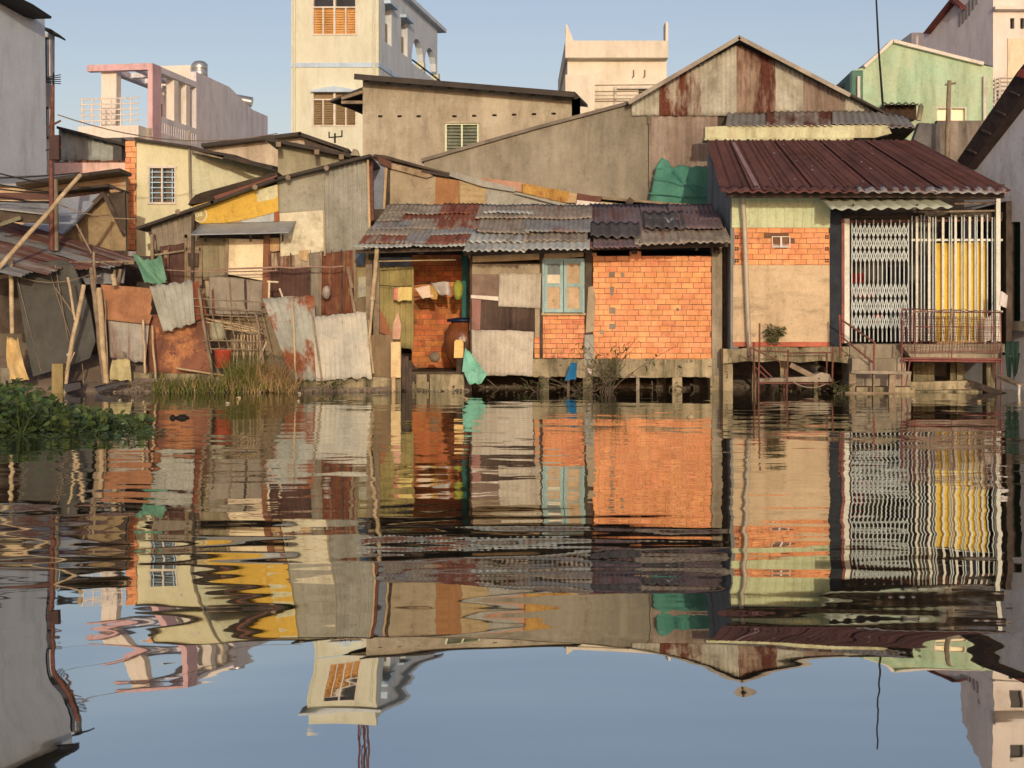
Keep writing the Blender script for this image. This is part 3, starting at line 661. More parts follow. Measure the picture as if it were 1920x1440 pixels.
def gable_house():
    Y = 32.5
    gw = plast('grey_gable_render', A(168, 144, 110), A(146, 124, 94), st=A(106, 92, 72), a=.36, sc3=1.3, sc=1.6)
    t = thing('tin_gable_house', 'big house with rust patched tin gable above a long grey rendered side wall', 'house', P(1300, 640, Y))
    mb = MB(); mb.wall([(795,303),(1000,245),(1180,197),(1216,196)], 640, [], Y, .25); mb.build('side_wall', gw, t)
    mb = MB(); 
    for a, b in (((790,304),(1000,244)), ((1000,244),(1184,195))): mb.bar(P(*a, Y)+V((0,.1,.03)), P(*b, Y)+V((0,.1,.03)), .07, .4, up=(0,1,0))
    mb.build('wall_coping', mat('coping', A(140, 116, 90), A(106, 88, 68)), t)
    low = tin('tan_stained_tin', A(180, 150, 120), A(120, 88, 64), .45, st=(1, .12, 1), sc3=3.5, soft=.2, c2=A(150, 122, 96))
    mb = MB(); mb.sheet([P(1216,212,Y-.02), P(1345,208,Y-.02), P(1345,400,Y-.02), P(1216,400,Y-.02)], .2, .02, seed=3); mb.build('lower_cladding', low, t)
    mb = MB(); mb.tube([P(1218,222,Y-.08), P(1219,390,Y-.08)], .025, 6); mb.pbox(1214, 218, 1222, 232, Y-.1, .06); mb.build('conduit', conc, t)
    pale = tin('pale_gable_tin', A(200, 178, 142), A(134, 92, 64), .2, c2=A(150, 130, 100), st=(1.2, .1, 1), sc3=5)
    half = tin('half_rusted_tin', A(190, 162, 128), A(112, 60, 40), .5, st=(1.1, .35, 1), sc3=2.6, soft=.05, c2=A(150, 124, 96))
    full = tin('rusted_gable_tin', A(176, 138, 104), A(100, 54, 38), .54, st=(1.1, .3, 1), sc3=2.2, soft=.06)
    def ty(x): return 190-(x-1178)*(190-78)/(1388-1178) if x < 1388 else 78+(x-1388)*(208-78)/(1650-1388)
    cols = [(1184,1240,pale,217,0),(1236,1315,half,217,1),(1311,1384,pale,217,2),(1381,1455,full,214,3),(1452,1508,pale,212,4),(1505,1585,low,212,5),(1582,1660,pale,214,6)]
    for i, (x0, x1, m, yb, s) in enumerate(cols):
        mb = MB(); q = Y-.06-.012*(i % 2); mb.sheet([P(x0,ty(x0)+2,q), P(x1,ty(x1)+2,q), P(x1,yb,q), P(x0,yb,q)], .1, .014, warp=.02, seed=s+11, jag=.02)
        mb.build('gable_sheet', m, t)
    mb = MB(); mb.poly([(1184,205),(1388,85),(1650,212),(1650,640),(1216,640),(1216,212)], Y+.03, .2); mb.build('gable_wall', wood_d, t)
    # roof: two slopes with barge boards
    pk, lf, rt = P(1386, 66, Y-.35), P(1175, 192, Y-.35), P(1716, 238, Y-.35); o = V((0,9,0)); dn = V((0,0,-.05))
    for a, b in ((lf, pk), (pk, rt)):
        r = MB(); r.hexa([a, b, b+o, a+o], [k+dn for k in (a, b, b+o, a+o)]); r.build('roof', roofdark, t)
    bg = A(178, 152, 120); bm = mat('barge_board', bg, A(140, 116, 90), sc=3, rough=.8)
    for a, b in (((1178,190),(1387,67)), ((1385,67),(1594,176))):
        m2 = MB(); m2.bar(P(a[0], a[1]+3, Y-.4), P(b[0], b[1]+3, Y-.4), .085, .05, up=(0,1,0)); m2.build('barge_board', bm, t)
    # small lean-to roof strip below the gable
    s1 = tin('rusty_strip_tin', A(164, 138, 112), A(110, 60, 42), .5, sc3=3, soft=.06); s2 = tin('grey_strip_tin', A(150, 132, 110), A(112, 90, 70), .2)
    for i, (x0, x1, x2, x3, y0, y1, m) in enumerate(((1364,1440,1438,1360,212,236,s2), (1437,1562,1562,1436,209,236,s1), (1560,1655,1668,1560,208,233,s2), (1652,1700,1716,1664,208,240,s2))):
        mb = MB(); mb.sheet([P(x0,y0,Y-.1), P(x1,y0+(12 if i==3 else 0),Y-.1), P(x2,y1-(0 if i<3 else 2),31.1), P(x3,y1,31.1)], .14, .018, seed=i+20); mb.build('lean_to_sheet', m, t)
    mb = MB(); q = [P(1655,232,31.2), P(1716,237,31.2), P(1690,262,32.6), P(1660,258,32.6)]; mb.hexa(q, [k-V((0,0,.06)) for k in q]); mb.build('eave_soffit', wood_d, t)
    cor = plast('cream_cornice', A(212, 192, 138), A(192, 172, 122), st=A(150, 104, 62), a=.25, sc3=5)
    mb = MB(); mb.poly([(1322,238),(1362,236),(1664,234),(1672,250),(1640,258),(1322,262)], 31.15, .3); mb.build('cornice', cor, t)
    mb = MB(); mb.pbox(1321, 258, 1600, 263, 31.0, .45); mb.build('cornice_lip', cor, t)
gable_house()

def tarp():
    tm = mat('green_tarp', A(96, 140, 106), A(70, 116, 86), sc=2, c3=A(128,160,128), a3=.24, sc3=2.5, c4=A(56,92,70), a4=.2, sc4=4, rough=.75, bump=.3, bsc=5, spec=.2)
    mb = MB(); Y = 32.2
    pts = {}
    mb.sheet([P(1232,312,Y), P(1338,309,Y-.3), P(1336,386,Y-.5), P(1214,380,Y-.25)], .8, .0, warp=.14, jag=.05, seed=5, nv=22, cr=.09)
    mb.sheet([P(1240,296,Y+.02), P(1252,300,Y-.02), P(1262,318,Y-.04), P(1226,318,Y-.04)], .3, .03, warp=.05, seed=6, nv=6)
    for a, b in (((1224,330),(1330,352)), ((1216,362),(1335,368)), ((1262,318),(1320,372))): mb.tube([P(*a, Y-.3), P((a[0]+b[0])/2, (a[1]+b[1])/2+3, Y-.42), P(*b, Y-.55)], .012, 5)
    mb.top('tarpaulin', tm, 'green tarpaulin hung on the grey wall beside the maroon roof', 'tarpaulin')
tarp()

def cream_house():
    Y = 34
    cm = plast('cream_yellow_render', A(240, 212, 154), A(230, 202, 146), st=A(204, 176, 126), a=.14, br=.84, grime=.1, mid=.07)
    t = thing('cream_window_house', 'small cream house with barred white window and narrow brick pillar', 'house', P(305, 640, Y))
    W = (279, 313, 328, 381)
    mb = MB(); mb.wall([(254,263),(356,277)], 640, [W], Y, .2); mb.build('wall', cm, t)
    bricks(235, 265, 255, 470, Y-.05, 20, 21, t, 'brick_pillar', depth=.25, seed=4)
    # side wing set back to the right
    sp = pl3(P(357,277,Y+.05), P(357,500,Y+.05), P(530,330,Y+1.6)) ; wg = plast('olive_cream_render', A(228, 206, 154), A(216, 194, 146), a=.15)
    mb = MB(); mb.poly([(357,279),(530,318),(530,500),(357,500)], sp, .2); mb.build('side_wall', wg, t)
    r = MB(); q = [P(357,276,Y-.2), P(440,290,Y-.2), P(526,320,Y+.9), P(528,314,Y+3)]; r.hexa(q, [k-V((0,0,.06)) for k in q]); r.build('side_roof', roofdark, t)
    r = MB(); r.bar(P(255,262,Y-.08), P(358,276,Y-.08), .05, .3, up=(0,1,0)); r.bar(P(357,277,Y-.25), P(522,318,Y-.25), .09, .1); r.build('roof_edge', roofdark, t)
    m2 = MB(); m2.poly([(362,282),(420,292),(418,298),(362,286)], Y-.3, .1); m2.build('fascia_board', wood, t)
    m2 = MB(); m2.tube([P(354,245,Y-.1), P(357,380,Y-.1)], .03, 6); m2.build('conduit', conc, t)
    fr = MB()
    for a in (W[0], 303.5, W[2]): fr.pbox(a-1.5, W[1]-1.5, a+1.5, W[3]+2, Y-.04, .14)
    for b in (W[1], W[3]): fr.pbox(W[0]-3, b-2, W[2]+3, b+2, Y-.043, .14)
    w = fr.build('window', white_paint, t)
    g = MB()
    for k in range(1, 7): y = W[1]+(W[3]-W[1])*k/7; g.tube([P(W[0]+1, y, Y+.04), P(W[2]-1, y, Y+.04)], .014, 6)
    for x in (285.5, 323): g.tube([P(x, W[1], Y+.05), P(x, W[3], Y+.05)], .012, 6)
    g.build('window_bars', mat('pale_blue_bars', A(200, 210, 206), A(180, 190, 188), rough=.5, bump=0), w)
    m2 = MB(); m2.pbox(*W, Y+.12, .05); m2.build('pane', glassd, w)
cream_house()

def small_roofs():
    Y = 37
    t = thing('tan_back_house', 'low tan rendered house with thin dark sloping roofs left of the cream tower', 'house', P(530, 640, Y))
    tanm = plast('tan_render', A(204, 172, 134), A(184, 152, 118), st=A(150, 122, 94), a=.2)
    mb = MB(); mb.wall([(385,272),(564,252),(566,258),(654,290)], 640, [], Y, .2); mb.build('wall', tanm, t)
    for a, b in (((380,274),(566,252)), ((562,252),(655,284))):
        mb = MB(); mb.bar(P(*a, Y-.2)+V((0,.5,0)), P(*b, Y-.2)+V((0,.5,0)), .08, 1.4, up=(0,1,0)); mb.build('roof', roofdark, t)
    mb = MB(); mb.poly([(570,262),(640,284),(630,290),(572,272)], Y-.3, .3); mb.build('dark_opening', wood_d, t)
    Y = 32.0
    t = thing('grey_lean_to', 'grey rendered lean-to with thin dark tin roof above the patched shack', 'shed', P(590, 640, Y))
    mb = MB(); mb.wall([(521,268),(660,300)], 640, [], Y, .2); mb.build('wall', plast('olive_grey_render', A(168, 146, 108), A(150, 130, 94), st=A(116, 100, 72), a=.25), t)
    mb = MB(); mb.bar(P(500,262,Y-.2)+V((0,.6,0)), P(672,296,Y-.2)+V((0,.6,0)), .07, 1.6, up=(0,1,0)); mb.build('roof', roofdark, t)
    for x in (522, 594, 640): m2 = MB(); m2.bar(P(x, 270+(x-520)*.2, Y-.85), P(x, 270+(x-520)*.2, Y), .1, .1); m2.build('rafter_end', wood, t)
    w = MB(); c = P(628, 268, 32.6); w.tube([c, P(628,250,32.6)], .02, 5); w.tube([P(616,258,32.6), P(642,256,32.6)], .015, 5); w.tube([P(617,258,32.6), P(617,247,32.6)], .015, 5); w.tube([P(641,256,32.6), P(641,244,32.6)], .015, 5)
    w.top('aerial', dark, 'small bent aerial standing above the grey lean-to roof, against the tower', 'aerial')
    st = MB(); st.poly([(657,291),(662,279),(669,280),(674,292)], 31.4, .3); st.top('roof_stone', conc, 'loose stone weighing down the dark roof, beside the rusty post', 'stone')
small_roofs()
# ================================================================== THE PATCHED BRICK HOUSE ON STILTS (middle)
def T(r, g, b, k=1.4): return tuple(min(.8, q*k) for q in A(r, g, b))
t_grey = tin('roof_tin_grey', T(150,126,98), a=.3, c2=T(112,94,74), st=(1,.2,1), rough=.8)
t_blue = tin('roof_tin_blue_grey', T(136,122,104), a=.3, c2=T(104,92,78), rough=.8)
t_rust = tin('roof_tin_rust', T(136,78,52), rust=T(94,50,36), a=.45, c2=T(112,62,44), rough=.8)
t_mix = tin('roof_tin_half_rust', T(144,116,90), rust=T(122,68,46), a=.6, sc3=5, soft=.05, rough=.8)
t_purple = tin('roof_tin_purple', T(116,92,82), rust=T(118,70,50), a=.36, c2=T(88,68,60), rough=.8)
t_asb = tin('roof_sheet_pale', T(172,154,124), rust=T(120,98,74), a=.32, c2=T(140,132,116), rough=.85)
t_asbd = tin('roof_sheet_mossy', T(88,76,64), rust=T(180,170,150), a=.26, c2=T(64,56,48), sc3=7, soft=.04, rough=.9)
w_pale = tin('wall_tin_pale', A(206,178,142), rust=A(150,104,72), a=.16, c2=A(178,152,120), st=(1.3,.12,1))
w_grey = tin('wall_tin_grey', A(172,154,126), rust=A(120,84,60), a=.22, c2=A(140,124,100), st=(1.3,.14,1))
w_dark = tin('wall_tin_dark', A(98,72,54), rust=A(64,44,34), a=.4, c2=A(74,54,42), st=(1.4,.1,1))
w_rust = tin('wall_tin_rust', A(134,78,50), rust=A(186,136,88), a=.26, c2=A(98,54,36), st=(1.6,.22,1), sc3=4, soft=.15)
w_brown = tin('wall_tin_brown', A(98,66,50), rust=A(150,112,80), a=.14, c2=A(84,54,42), st=(1.3,.12,1))
plank = mat('pale_plank', A(206,160,104), A(176,132,84), sc=4, c3=A(120,84,52), a3=.2, sc3=6, rough=.85)
ply = mat('weathered_ply', A(176,146,106), A(150,122,88), sc=3, c3=A(120,92,64), a3=.25, sc3=4, rough=.85)
teal = mat('teal_paint', A(26,96,80), A(18,74,62), sc=4, rough=.6)
blue_paint = mat('pale_blue_shutter_paint', A(164,174,150), A(146,156,136), sc=5, c3=A(176,146,104), a3=.16, sc3=12, rough=.7)

def center():
    t = thing('stilt_house', 'orange brick house on concrete stilts with patchwork tin roof and blue shutters', 'house', P(1110, 731, 28))
    YF = 28.0
    # --- brick wall
    gaps = lambda x, y: (y < 486 and False)
    bw = bricks(1112, 480, 1334, 683, YF, 20, 22.3, t, seed=11)
    pp = MB(); pp.pbox(1108, 474, 1119, 480, YF+.01, .1); pp.pbox(1181, 471, 1202, 480, YF+.01, .1); pp.build('coping_brick', BRICKM, bw)
    cm = MB()
    for x, y, w, h in ((1142,511,11,9),(1164,511,7,8),(1143,538,9,16),(1142,576,12,12),(1142,607,13,10),(1124,619,9,8),(1268,577,6,6)):
        cm.poly([(x,y),(x+w,y+R.uniform(-1,2)),(x+w-R.uniform(0,3),y+h),(x+R.uniform(0,2),y+h)], YF-.012, .03)
    cm.build('cement_patch', conc, bw)
    br = bricks(1002, 590, 1096, 672, YF+.02, 9, 21, t, seed=5, m=mat('sooty_brick', A(240,152,94), A(212,122,74), sc=5, c3=A(92,64,48), a3=.3, sc3=2.2, rough=.9, isl=.2, hue=.012))
    # --- columns, beam, stilts
    mb = MB(); mb.pbox(1335, 462, 1354, 706, YF-.06, .22); mb.build('column', conc, t)
    mb = MB(); rough(mb, 996, 1340, 673, 707, YF-.05, .3, 1.8, 3, 9); mb.build('beam', conc_moss, t)
    mb = MB(); mb.pbox(1340, 684, 1380, 708, YF-.045, .3) if False else None
    for x0, x1, y0, Y, m in ((1012,1029,706,27.98,conc_moss),(1093,1111,706,27.97,conc_moss),(1261,1279,707,27.99,conc_moss),(1332,1372,704,27.93,conc_moss),(1231,1249,705,28.9,wood_d),(1300,1318,705,28.9,wood_d),(1063,1068,706,27.95,wood),(1193,1199,707,27.95,conc)):
        mb = MB(); a, b = P(x0, y0, Y), P(x1, y0, Y); mb.box(a.x, Y, -1.6, b.x, Y+(b.x-a.x), a.z-.003); mb.build('stilt', m, t)
    mb = MB(); mb.pbox(1180, 704.5, 1216, 707.8, 27.85, .16); mb.build('stilt_cap', conc, t)
    fl = MB(); a, b = P(880, 690, YF), P(1354, 690, YF); fl.box(a.x, 28.26, a.z-.04, b.x, 31.4, a.z+.05); fl.build('floor', wood_d, t)
    bb = MB(); a, b = P(890, 722, 30.2), P(1372, 722, 30.2); 
    bricks(1130, 722, 1372, 750, 30.25, 3, 22, t, 'rear_footing', seed=9, m=mat('dim_footing_brick', A(140,84,52), A(96,60,40), sc=3, c3=A(60,44,32), a3=.4, sc3=3, isl=.2))  # brick colours darkened: the dim light under the floor is painted in
    # interior shade walls
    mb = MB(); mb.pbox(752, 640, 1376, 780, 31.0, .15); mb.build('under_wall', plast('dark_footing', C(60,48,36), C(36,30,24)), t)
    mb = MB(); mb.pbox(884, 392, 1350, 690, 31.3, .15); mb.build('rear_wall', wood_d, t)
    mb = MB(); a, b = P(1345, 690, YF), P(1345, 460, YF); mb.box(a.x, 28.2, a.z, a.x+.1, 31.3, b.z); mb.build('side_wall', wood_d, t)
    mb = MB(); a = P(884, 690, YF); mb.box(a.x-.02, 28.06, a.z-.1, a.x+.06, 30.2, P(884, 470, YF).z); mb.build('partition', teal, t)
    # --- posts and patches left of the brick
    for x0, x1, y0, y1 in ((1097,1110,462,690),(1012,1018,470,700),(881,885,470,690)):
        mb = MB(); mb.pbox(x0, y0, x1, y1, YF-.03, .1); mb.build('post', wood_d, t)
    mb = MB(); mb.poly([(1103,538),(1112,536),(1117,560),(1113,622),(1098,624),(1101,575)], YF-.06, .02); mb.build('grey_strip', ply, t)
    mb = MB(); mb.sheet([P(1096,628,YF-.05),P(1114,627,YF-.05),P(1114,684,YF-.05),P(1094,686,YF-.05)], .1, .008, seed=3); mb.build('tin_strip', w_grey, t)
    for q in ([(886,480),(1011,475),(1011,487),(886,492)], [(1020,475),(1094,470),(1094,481),(1020,487)]):
        mb = MB(); mb.poly(q, YF-.04, .06); mb.build('plank', plank, t)
    mb = MB(); mb.pbox(884, 492, 1014, 690, YF+.08, .04); mb.build('wall_backing', wood_d, t)
    mb = MB(); mb.pbox(884, 495, 1015, 514, YF-.02, .03); mb.build('wall_panel', ply, t)
    mb = MB(); mb.pbox(884, 514, 936, 555, YF-.015, .03); mb.build('wall_panel', mat('flaking_board', A(142,108,82), A(112,84,64), sc=6, c3=A(176,150,122), a3=.3, sc3=9, soft=.03), t)
    mb = MB(); mb.poly([(883,553),(935,556),(935,564),(883,559)], YF-.045, .05); mb.build('batten', white_paint, t)
    mb = MB(); mb.poly([(883,560),(902,562),(900,618),(880,619)], YF-.025, .03); mb.build('wall_panel', mat('faded_pink_board', A(172,116,92), A(152,100,80)), t)
    mb = MB(); mb.sheet([P(898,561,YF),P(1004,566,YF),P(1004,622,YF),P(897,622,YF)], .085, .008, seed=1); mb.build('tin_patch', w_dark, t)
    mb = MB(); mb.sheet([P(936,512,YF-.05),P(1015,513,YF-.05),P(1013,578,YF-.05),P(934,575,YF-.05)], .085, .011, seed=2, jag=.015); mb.build('tin_patch', w_pale, t)
    mb = MB(); mb.sheet([P(884,618,YF-.07),P(1001,621,YF-.07),P(998,705,YF-.1),P(885,703,YF-.1)], .085, .011, seed=4, jag=.02); mb.build('tin_patch', w_pale, t)
    mb = MB(); mb.poly([(1003,577),(1013,577),(1011,633),(1003,632)], YF-.03, .04); mb.build('batten', ply, t)
    # --- blue shuttered window
    w = MB(); 
    for x0, x1, y0, y1 in ((1017,1020,486,588),(1093,1096,486,588),(1017,1096,484.5,488)): w.pbox(x0, y0, x1, y1, YF-.05, .14)
    w = w.build('window', blue_paint, t)
    sill = MB(); sill.pbox(1015, 587.5, 1098, 591, YF-.1, .2); sill.build('sill', plank, w)
    for x0, x1, k in ((1020.5,1056,0),(1057.2,1093,1)):
        s = MB(); zz = YF-.03
        for a, b, c, d in ((x0,x0+6,488,586),(x1-6,x1,488,586),(x0+6,x1-6,488,494.5),(x0+6,x1-6,531,538),(x0+6,x1-6,579,586)): s.pbox(a, c, b, d, zz, .04)
        s = s.build('shutter', blue_paint, w)
        for c, d in ((494.5,531),(538,579)):
            m2 = MB(); mm = mat('faded_wood_panel', A(208,164,116), A(178,136,94), sc=5, c3=A(120,84,56), a3=.25, sc3=7)
            if k == 0 and c < 500:
                m2.pbox(x0+6, 494.5, x1-6, 515, zz+.025, .01); m2.build('panel', mat('grey_card', A(140,134,116), A(124,118,104)), s); m2 = MB(); m2.pbox(x0+6, 515, x1-6, 531, zz+.02, .01); m2.build('panel', mat('cream_card', A(234,202,156), A(222,190,146)), s); continue
            m2.pbox(x0+6, c, x1-6, d, zz+.028, .01); m2.pbox(x0+10, c+5, x1-10, d-5, zz+.015, .014)
            if not (k == 0): m2.pbox(x0+14, c+10, x0+16.5, d-11, zz+.008, .01); m2.pbox(x0+19, c+10, x0+21.5, d-11, zz+.008, .01)
            m2.build('panel', mm, s)
    # --- roof of many overlapping sheets
    rp = pl3(P(700,462,27.2), P(1300,456,27.2), P(900,390,29.9))
    def slx(x): return (55-85*(x-665)/705)/74
    def rs(x0, x1, y0, y1, k, m, pitch=.088, amp=.010, dy=0, jag=.05):
        q = Pl(rp.p+rp.n*(.02+.026*k), rp.n); s = int(x0+y0)
        mb = MB(); h = y1-y0; j = lambda: R.uniform(-1.2, 1.2)
        mb.sheet([P(x0+h*slx(x0), y0+j(), q), P(x1+h*slx(x1), y0+dy+j(), q), P(x1, y1+dy+j(), Pl(q.p-q.n*.02, q.n)), P(x0, y1+j(), Pl(q.p-q.n*.02, q.n))], pitch, amp, warp=.03, jag=jag, seed=s % 50, nv=6)
        mb.build('roof_sheet', m, t)
    for a in ((662,770,451,464,0,t_asb),(764,878,449,462,0,t_asb),(672,762,435,457,1,t_mix),(757,800,434,456,1.3,t_blue),(796,882,433,455,1.1,t_rust),
              (683,802,423,441,2,t_grey),(795,890,422,440,2.3,t_blue),(695,770,409,429,3,t_blue),(764,829,408,428,3.3,t_grey),(818,900,408,427,3.6,t_mix),
              (705,752,395,414,4.6,t_grey),(742,832,394,412,4.3,t_rust),(822,903,394,411,4.9,t_mix),(716,832,383,400,6,t_grey),(824,927,382,400,6.4,t_rust),
              (890,1002,383,409,6.6,t_grey),(992,1110,383,409,7,t_grey),(893,992,403,435,4.8,t_grey),(982,1110,402,434,5.2,t_blue),
              (877,985,431,455,2.8,t_asb,.12,.017),(978,1102,430,452,3.1,t_grey,.12,.017),(868,985,447,471,1.2,t_asb,.12,.018),(976,1106,445,468,1.6,t_asb,.12,.018),
              (1104,1160,382,434,4.2,t_purple),(1152,1218,382,433,4.5,t_purple),(1206,1266,382,430,4.8,t_purple),(1258,1345,383,412,6.6,t_purple),
              (1107,1202,417,443,5.5,t_asbd,.17,.024),(1112,1202,435,462,2.0,t_purple),(1194,1300,426,434,3,t_purple),(1209,1287,398,429,6.4,t_asbd,.17,.024),(1276,1358,397,429,6.0,t_purple),
              (1190,1284,423,457,3.2,t_grey,.13,.016),(1274,1372,422,453,3.6,t_grey,.13,.016),(1106,1200,452,464,.6,t_mix),(905,1000,395,400,8,t_asb)): rs(*a)
    for y, x0, x1, k in ((466,668,880,.05),(469,870,1105,.02),(459,1100,1365,.04)):
        mb = MB(); mb.bar(P(x0,y,27.5)-V((0,0,.06)), P(x1,y-6,27.5)-V((0,0,.06)), .07, .09); mb.build('purlin', wood_d, t)
    for x in (700, 790, 880, 960, 1016, 1104, 1190, 1345):
        a, b = P(x, 470, 27.7), P(900, 390, 29.9); mb = MB(); mb.bar(a-V((0,0,.03)), V((a.x, 30.2, 3.3)), .07, .1); mb.build('rafter', wood_d, t)
    # --- wash place in the gap: back wall, tin door, floor, block step
    bricks(772, 478, 884, 690, 30.1, 21, 24, t, 'rear_brick_wall', seed=21, m=mat('damp_brick', A(226,126,66), A(176,92,50), sc=4, c3=A(96,72,44), a3=.34, sc3=2.6, rough=.9, isl=.22, hue=.012, bump=.8, bsc=10))
    mb = MB(); mb.pbox(690, 392, 884, 482, 30.2, .1); mb.build('rear_wall', wood_d, t)
    mb = MB(); mb.pbox(660, 470, 712, 700, 29.6, .1); mb.build('rear_wall', ply, t)
    dr = tin('khaki_tin', A(172,142,82), rust=A(120,92,54), a=.25, c2=A(140,116,66), st=(1.2,.12,1))
    mb = MB(); mb.sheet([P(709,500,28.7),P(776,500,28.7),P(775,656,28.7),P(708,640,28.7)], .105, .016, seed=8, jag=.02); mb.build('tin_door', dr, t)
    m2 = MB(); m2.poly([(708,572),(722,596),(736,632),(709,622)], 28.6, .02); m2.build('leaning_board', mat('red_board', A(176,106,66), A(150,86,54)), t)
    fl = MB(); a, b = P(752, 688, 28.0), P(884, 688, 28.0); fl.box(a.x, 28.0, -1.2, b.x, 30.1, P(800, 697, 28.0).z); fl.build('floor_slab', plast('wet_concrete', A(120,92,66), A(92,70,50), st=A(60,48,36), a=.4), t)
    mb = MB()
    for x0, x1, y0, y1, Y in ((780,800,702,716,27.75),(790,804,716,735,27.7),(806,870,702,738,27.8),(770,790,716,740,27.85)): mb.pbox(x0, y0, x1, y1+12, Y, .35)
    mb.build('block_step', conc_moss, t)
    for x0, x1 in ((866,878),): mb = MB(); mb.pbox(x0, 474, x1, 600, 29.2, .12); mb.build('green_post', teal, t)
    mb = MB(); mb.tube([P(706,490,27.9), P(855,487,28.2)], .014, 6); mb.build('bamboo_rail', bamboo, t)
    mb = MB(); mb.pbox(700, 488, 711, 630, 28.0, .1); mb.pbox(686, 488, 698, 600, 28.35, .1); mb.build('post', wood, t)
    mb = MB(); mb.pbox(692, 628, 738, 720, 27.7, .2); mb.build('low_wall', plast('brown_concrete', A(160,124,84), A(130,100,68), st=A(88,68,46), a=.35, sc3=4), t)
center()

def upper_shack():
    Y = 30.4
    t = thing('tin_lean_to', 'scrap board wall and rusty flashing of the lean-to above the patchwork roof', 'shed', P(900, 640, Y))
    mb = MB(); mb.poly([(690,292),(720,296),(960,352),(1130,378),(1340,392),(1340,470),(690,470)], Y+.04, .08); mb.build('wall_backing', wood_d, t)
    def pan(q, m, dy=0, name='wall_panel', d=.02):
        mb = MB(); mb.poly(q, Y-.02-dy, d); return mb.build(name, m, t)
    pan([(697,300),(724,304),(722,400),(697,420)], mat('blue_grey_board', A(140,134,128), A(120,114,110)))
    pan([(722,306),(727,307),(722,392),(718,392)], plank, .04, 'post', .06); pan([(727,312),(732,313),(731,382),(727,382)], wood_d, .03, 'post', .06)
    pan([(731,316),(818,332),(817,388),(731,386)], ply, .01)
    rst = mat('rust_tan_sheet', A(172,116,66), A(150,96,54), sc=3, c3=A(128,70,40), a3=.35, sc3=4, st3=STREAK_OB)
    pan([(817,332),(861,338),(860,388),(815,388)], rst, .02)
    mb = MB(); mb.sheet([P(861,338,Y-.03),P(861,386,Y-.03),P(912,386,Y-.03),P(912,345,Y-.03)], .11, .006, seed=2); mb.build('wall_panel', tin('pale_tan_tin', A(196,158,104), a=.12, c2=A(178,142,94)), t)
    pale = mat('grey_pale_sheet', A(174,156,128), A(152,134,108), sc=3, c3=A(140,84,54), a3=.16, sc3=4)
    pan([(911,346),(980,362),(965,392),(911,390)], pale, .01); pan([(965,358),(1060,372),(1132,380),(1128,400),(960,394)], pale, .02)
    pan([(1128,378),(1215,388),(1215,402),(1125,400)], mat('cream_sheet', A(206,176,128), A(184,156,112), c3=A(120,84,60), a3=.2), .015)
    # roof edge flashing, running down to the right
    def fl(q, m, dy=.1, name='flashing'):
        mb = MB(); mb.poly(q, Y-dy, .03); mb.build(name, m, t)
    fl([(706,292),(734,303),(734,317),(711,306)], mat('brown_flash', A(112,68,46), A(88,54,40)), .14)
    fl([(728,304),(800,322),(812,330),(800,334),(732,316)], mat('gnarled_wood', A(176,140,96), A(120,88,60), sc=8), .12)
    fl([(792,318),(842,328),(842,332),(790,322)], roofdark, .16); fl([(700,289),(722,291),(840,324),(842,328),(720,297)], wood_d, .1)
    fl([(845,320),(905,338),(968,352),(965,360),(905,350),(842,330)], pale, .13)
    fl([(905,333),(985,343),(990,362),(960,357),(900,338)], mat('pink_flash', A(196,140,100), A(170,116,84), c3=A(120,64,42), a3=.3), .11)
    yel = mat('yellow_rust_flash', A(200,146,66), A(176,118,54), sc=4, c3=A(150,80,44), a3=.35, sc3=6)
    mb = MB(); mb.sheet([P(978,343,Y-.17),P(1068,360,Y-.17),P(1062,381,Y-.18),P(980,362,Y-.18)], .1, .01, seed=7, jag=.02); mb.build('flashing', yel, t)
    fl([(984,362),(1062,381),(1060,388),(962,362)], pale, .15); fl([(1063,360),(1082,364),(1080,380),(1062,380)], plank, .15)
    fl([(1083,362),(1128,370),(1126,380),(1082,376)], mat('dark_rust_flash', A(120,70,50), A(96,56,42)), .16); fl([(1082,375),(1128,380),(1127,386),(1080,386)], white_paint, .17)
    mb = MB(); mb.bar(P(1128,372,Y-.1), P(1348,390,Y-.1), .045, .2); mb.build('roof_edge', wood, t)
    mb = MB(); mb.bar(P(1176,375,Y-.25), P(1186,382,Y-.25), .14, .1); mb.build('rafter_end', wood_d, t)
    # timber post with rust at the junction
    mb = MB(); mb.poly([(686,290),(698,290),(701,412),(690,420)], 28.9, .14); mb.build('corner_post', rustpipe, t)
    o = V((0,3.5,0)); a, b, c = P(700,290,Y-.05), P(962,352,Y-.05), P(1345,390,Y-.05)
    for p, q in ((a,b),(b,c)): r = MB(); r.hexa([p,q,q+o,p+o], [k-V((0,0,.04)) for k in (p,q,q+o,p+o)]); r.build('roof', roofdark, t)
upper_shack()
# ================================================================== THE PATCHED TIN SHACK (left)
def text_mb(mb, s, size, origin, ex, ez, depth=.004, bold=0):
    """lettering as real raised geometry: origin = lower left corner, ex/ez = unit vectors"""
    cu = bpy.data.curves.new('lettering', 'FONT'); cu.body = s; cu.size = size; cu.resolution_u = 3; cu.offset = bold
    ob = bpy.data.objects.new('lettering', cu); me = bpy.data.meshes.new_from_object(ob)
    vs = [V(origin)+V(ex)*v.co.x+V(ez)*v.co.y for v in me.vertices]; fs = [list(p.vertices) for p in me.polygons]
    mb.add(vs, fs); bpy.data.objects.remove(ob); bpy.data.curves.remove(cu); bpy.data.meshes.remove(me)

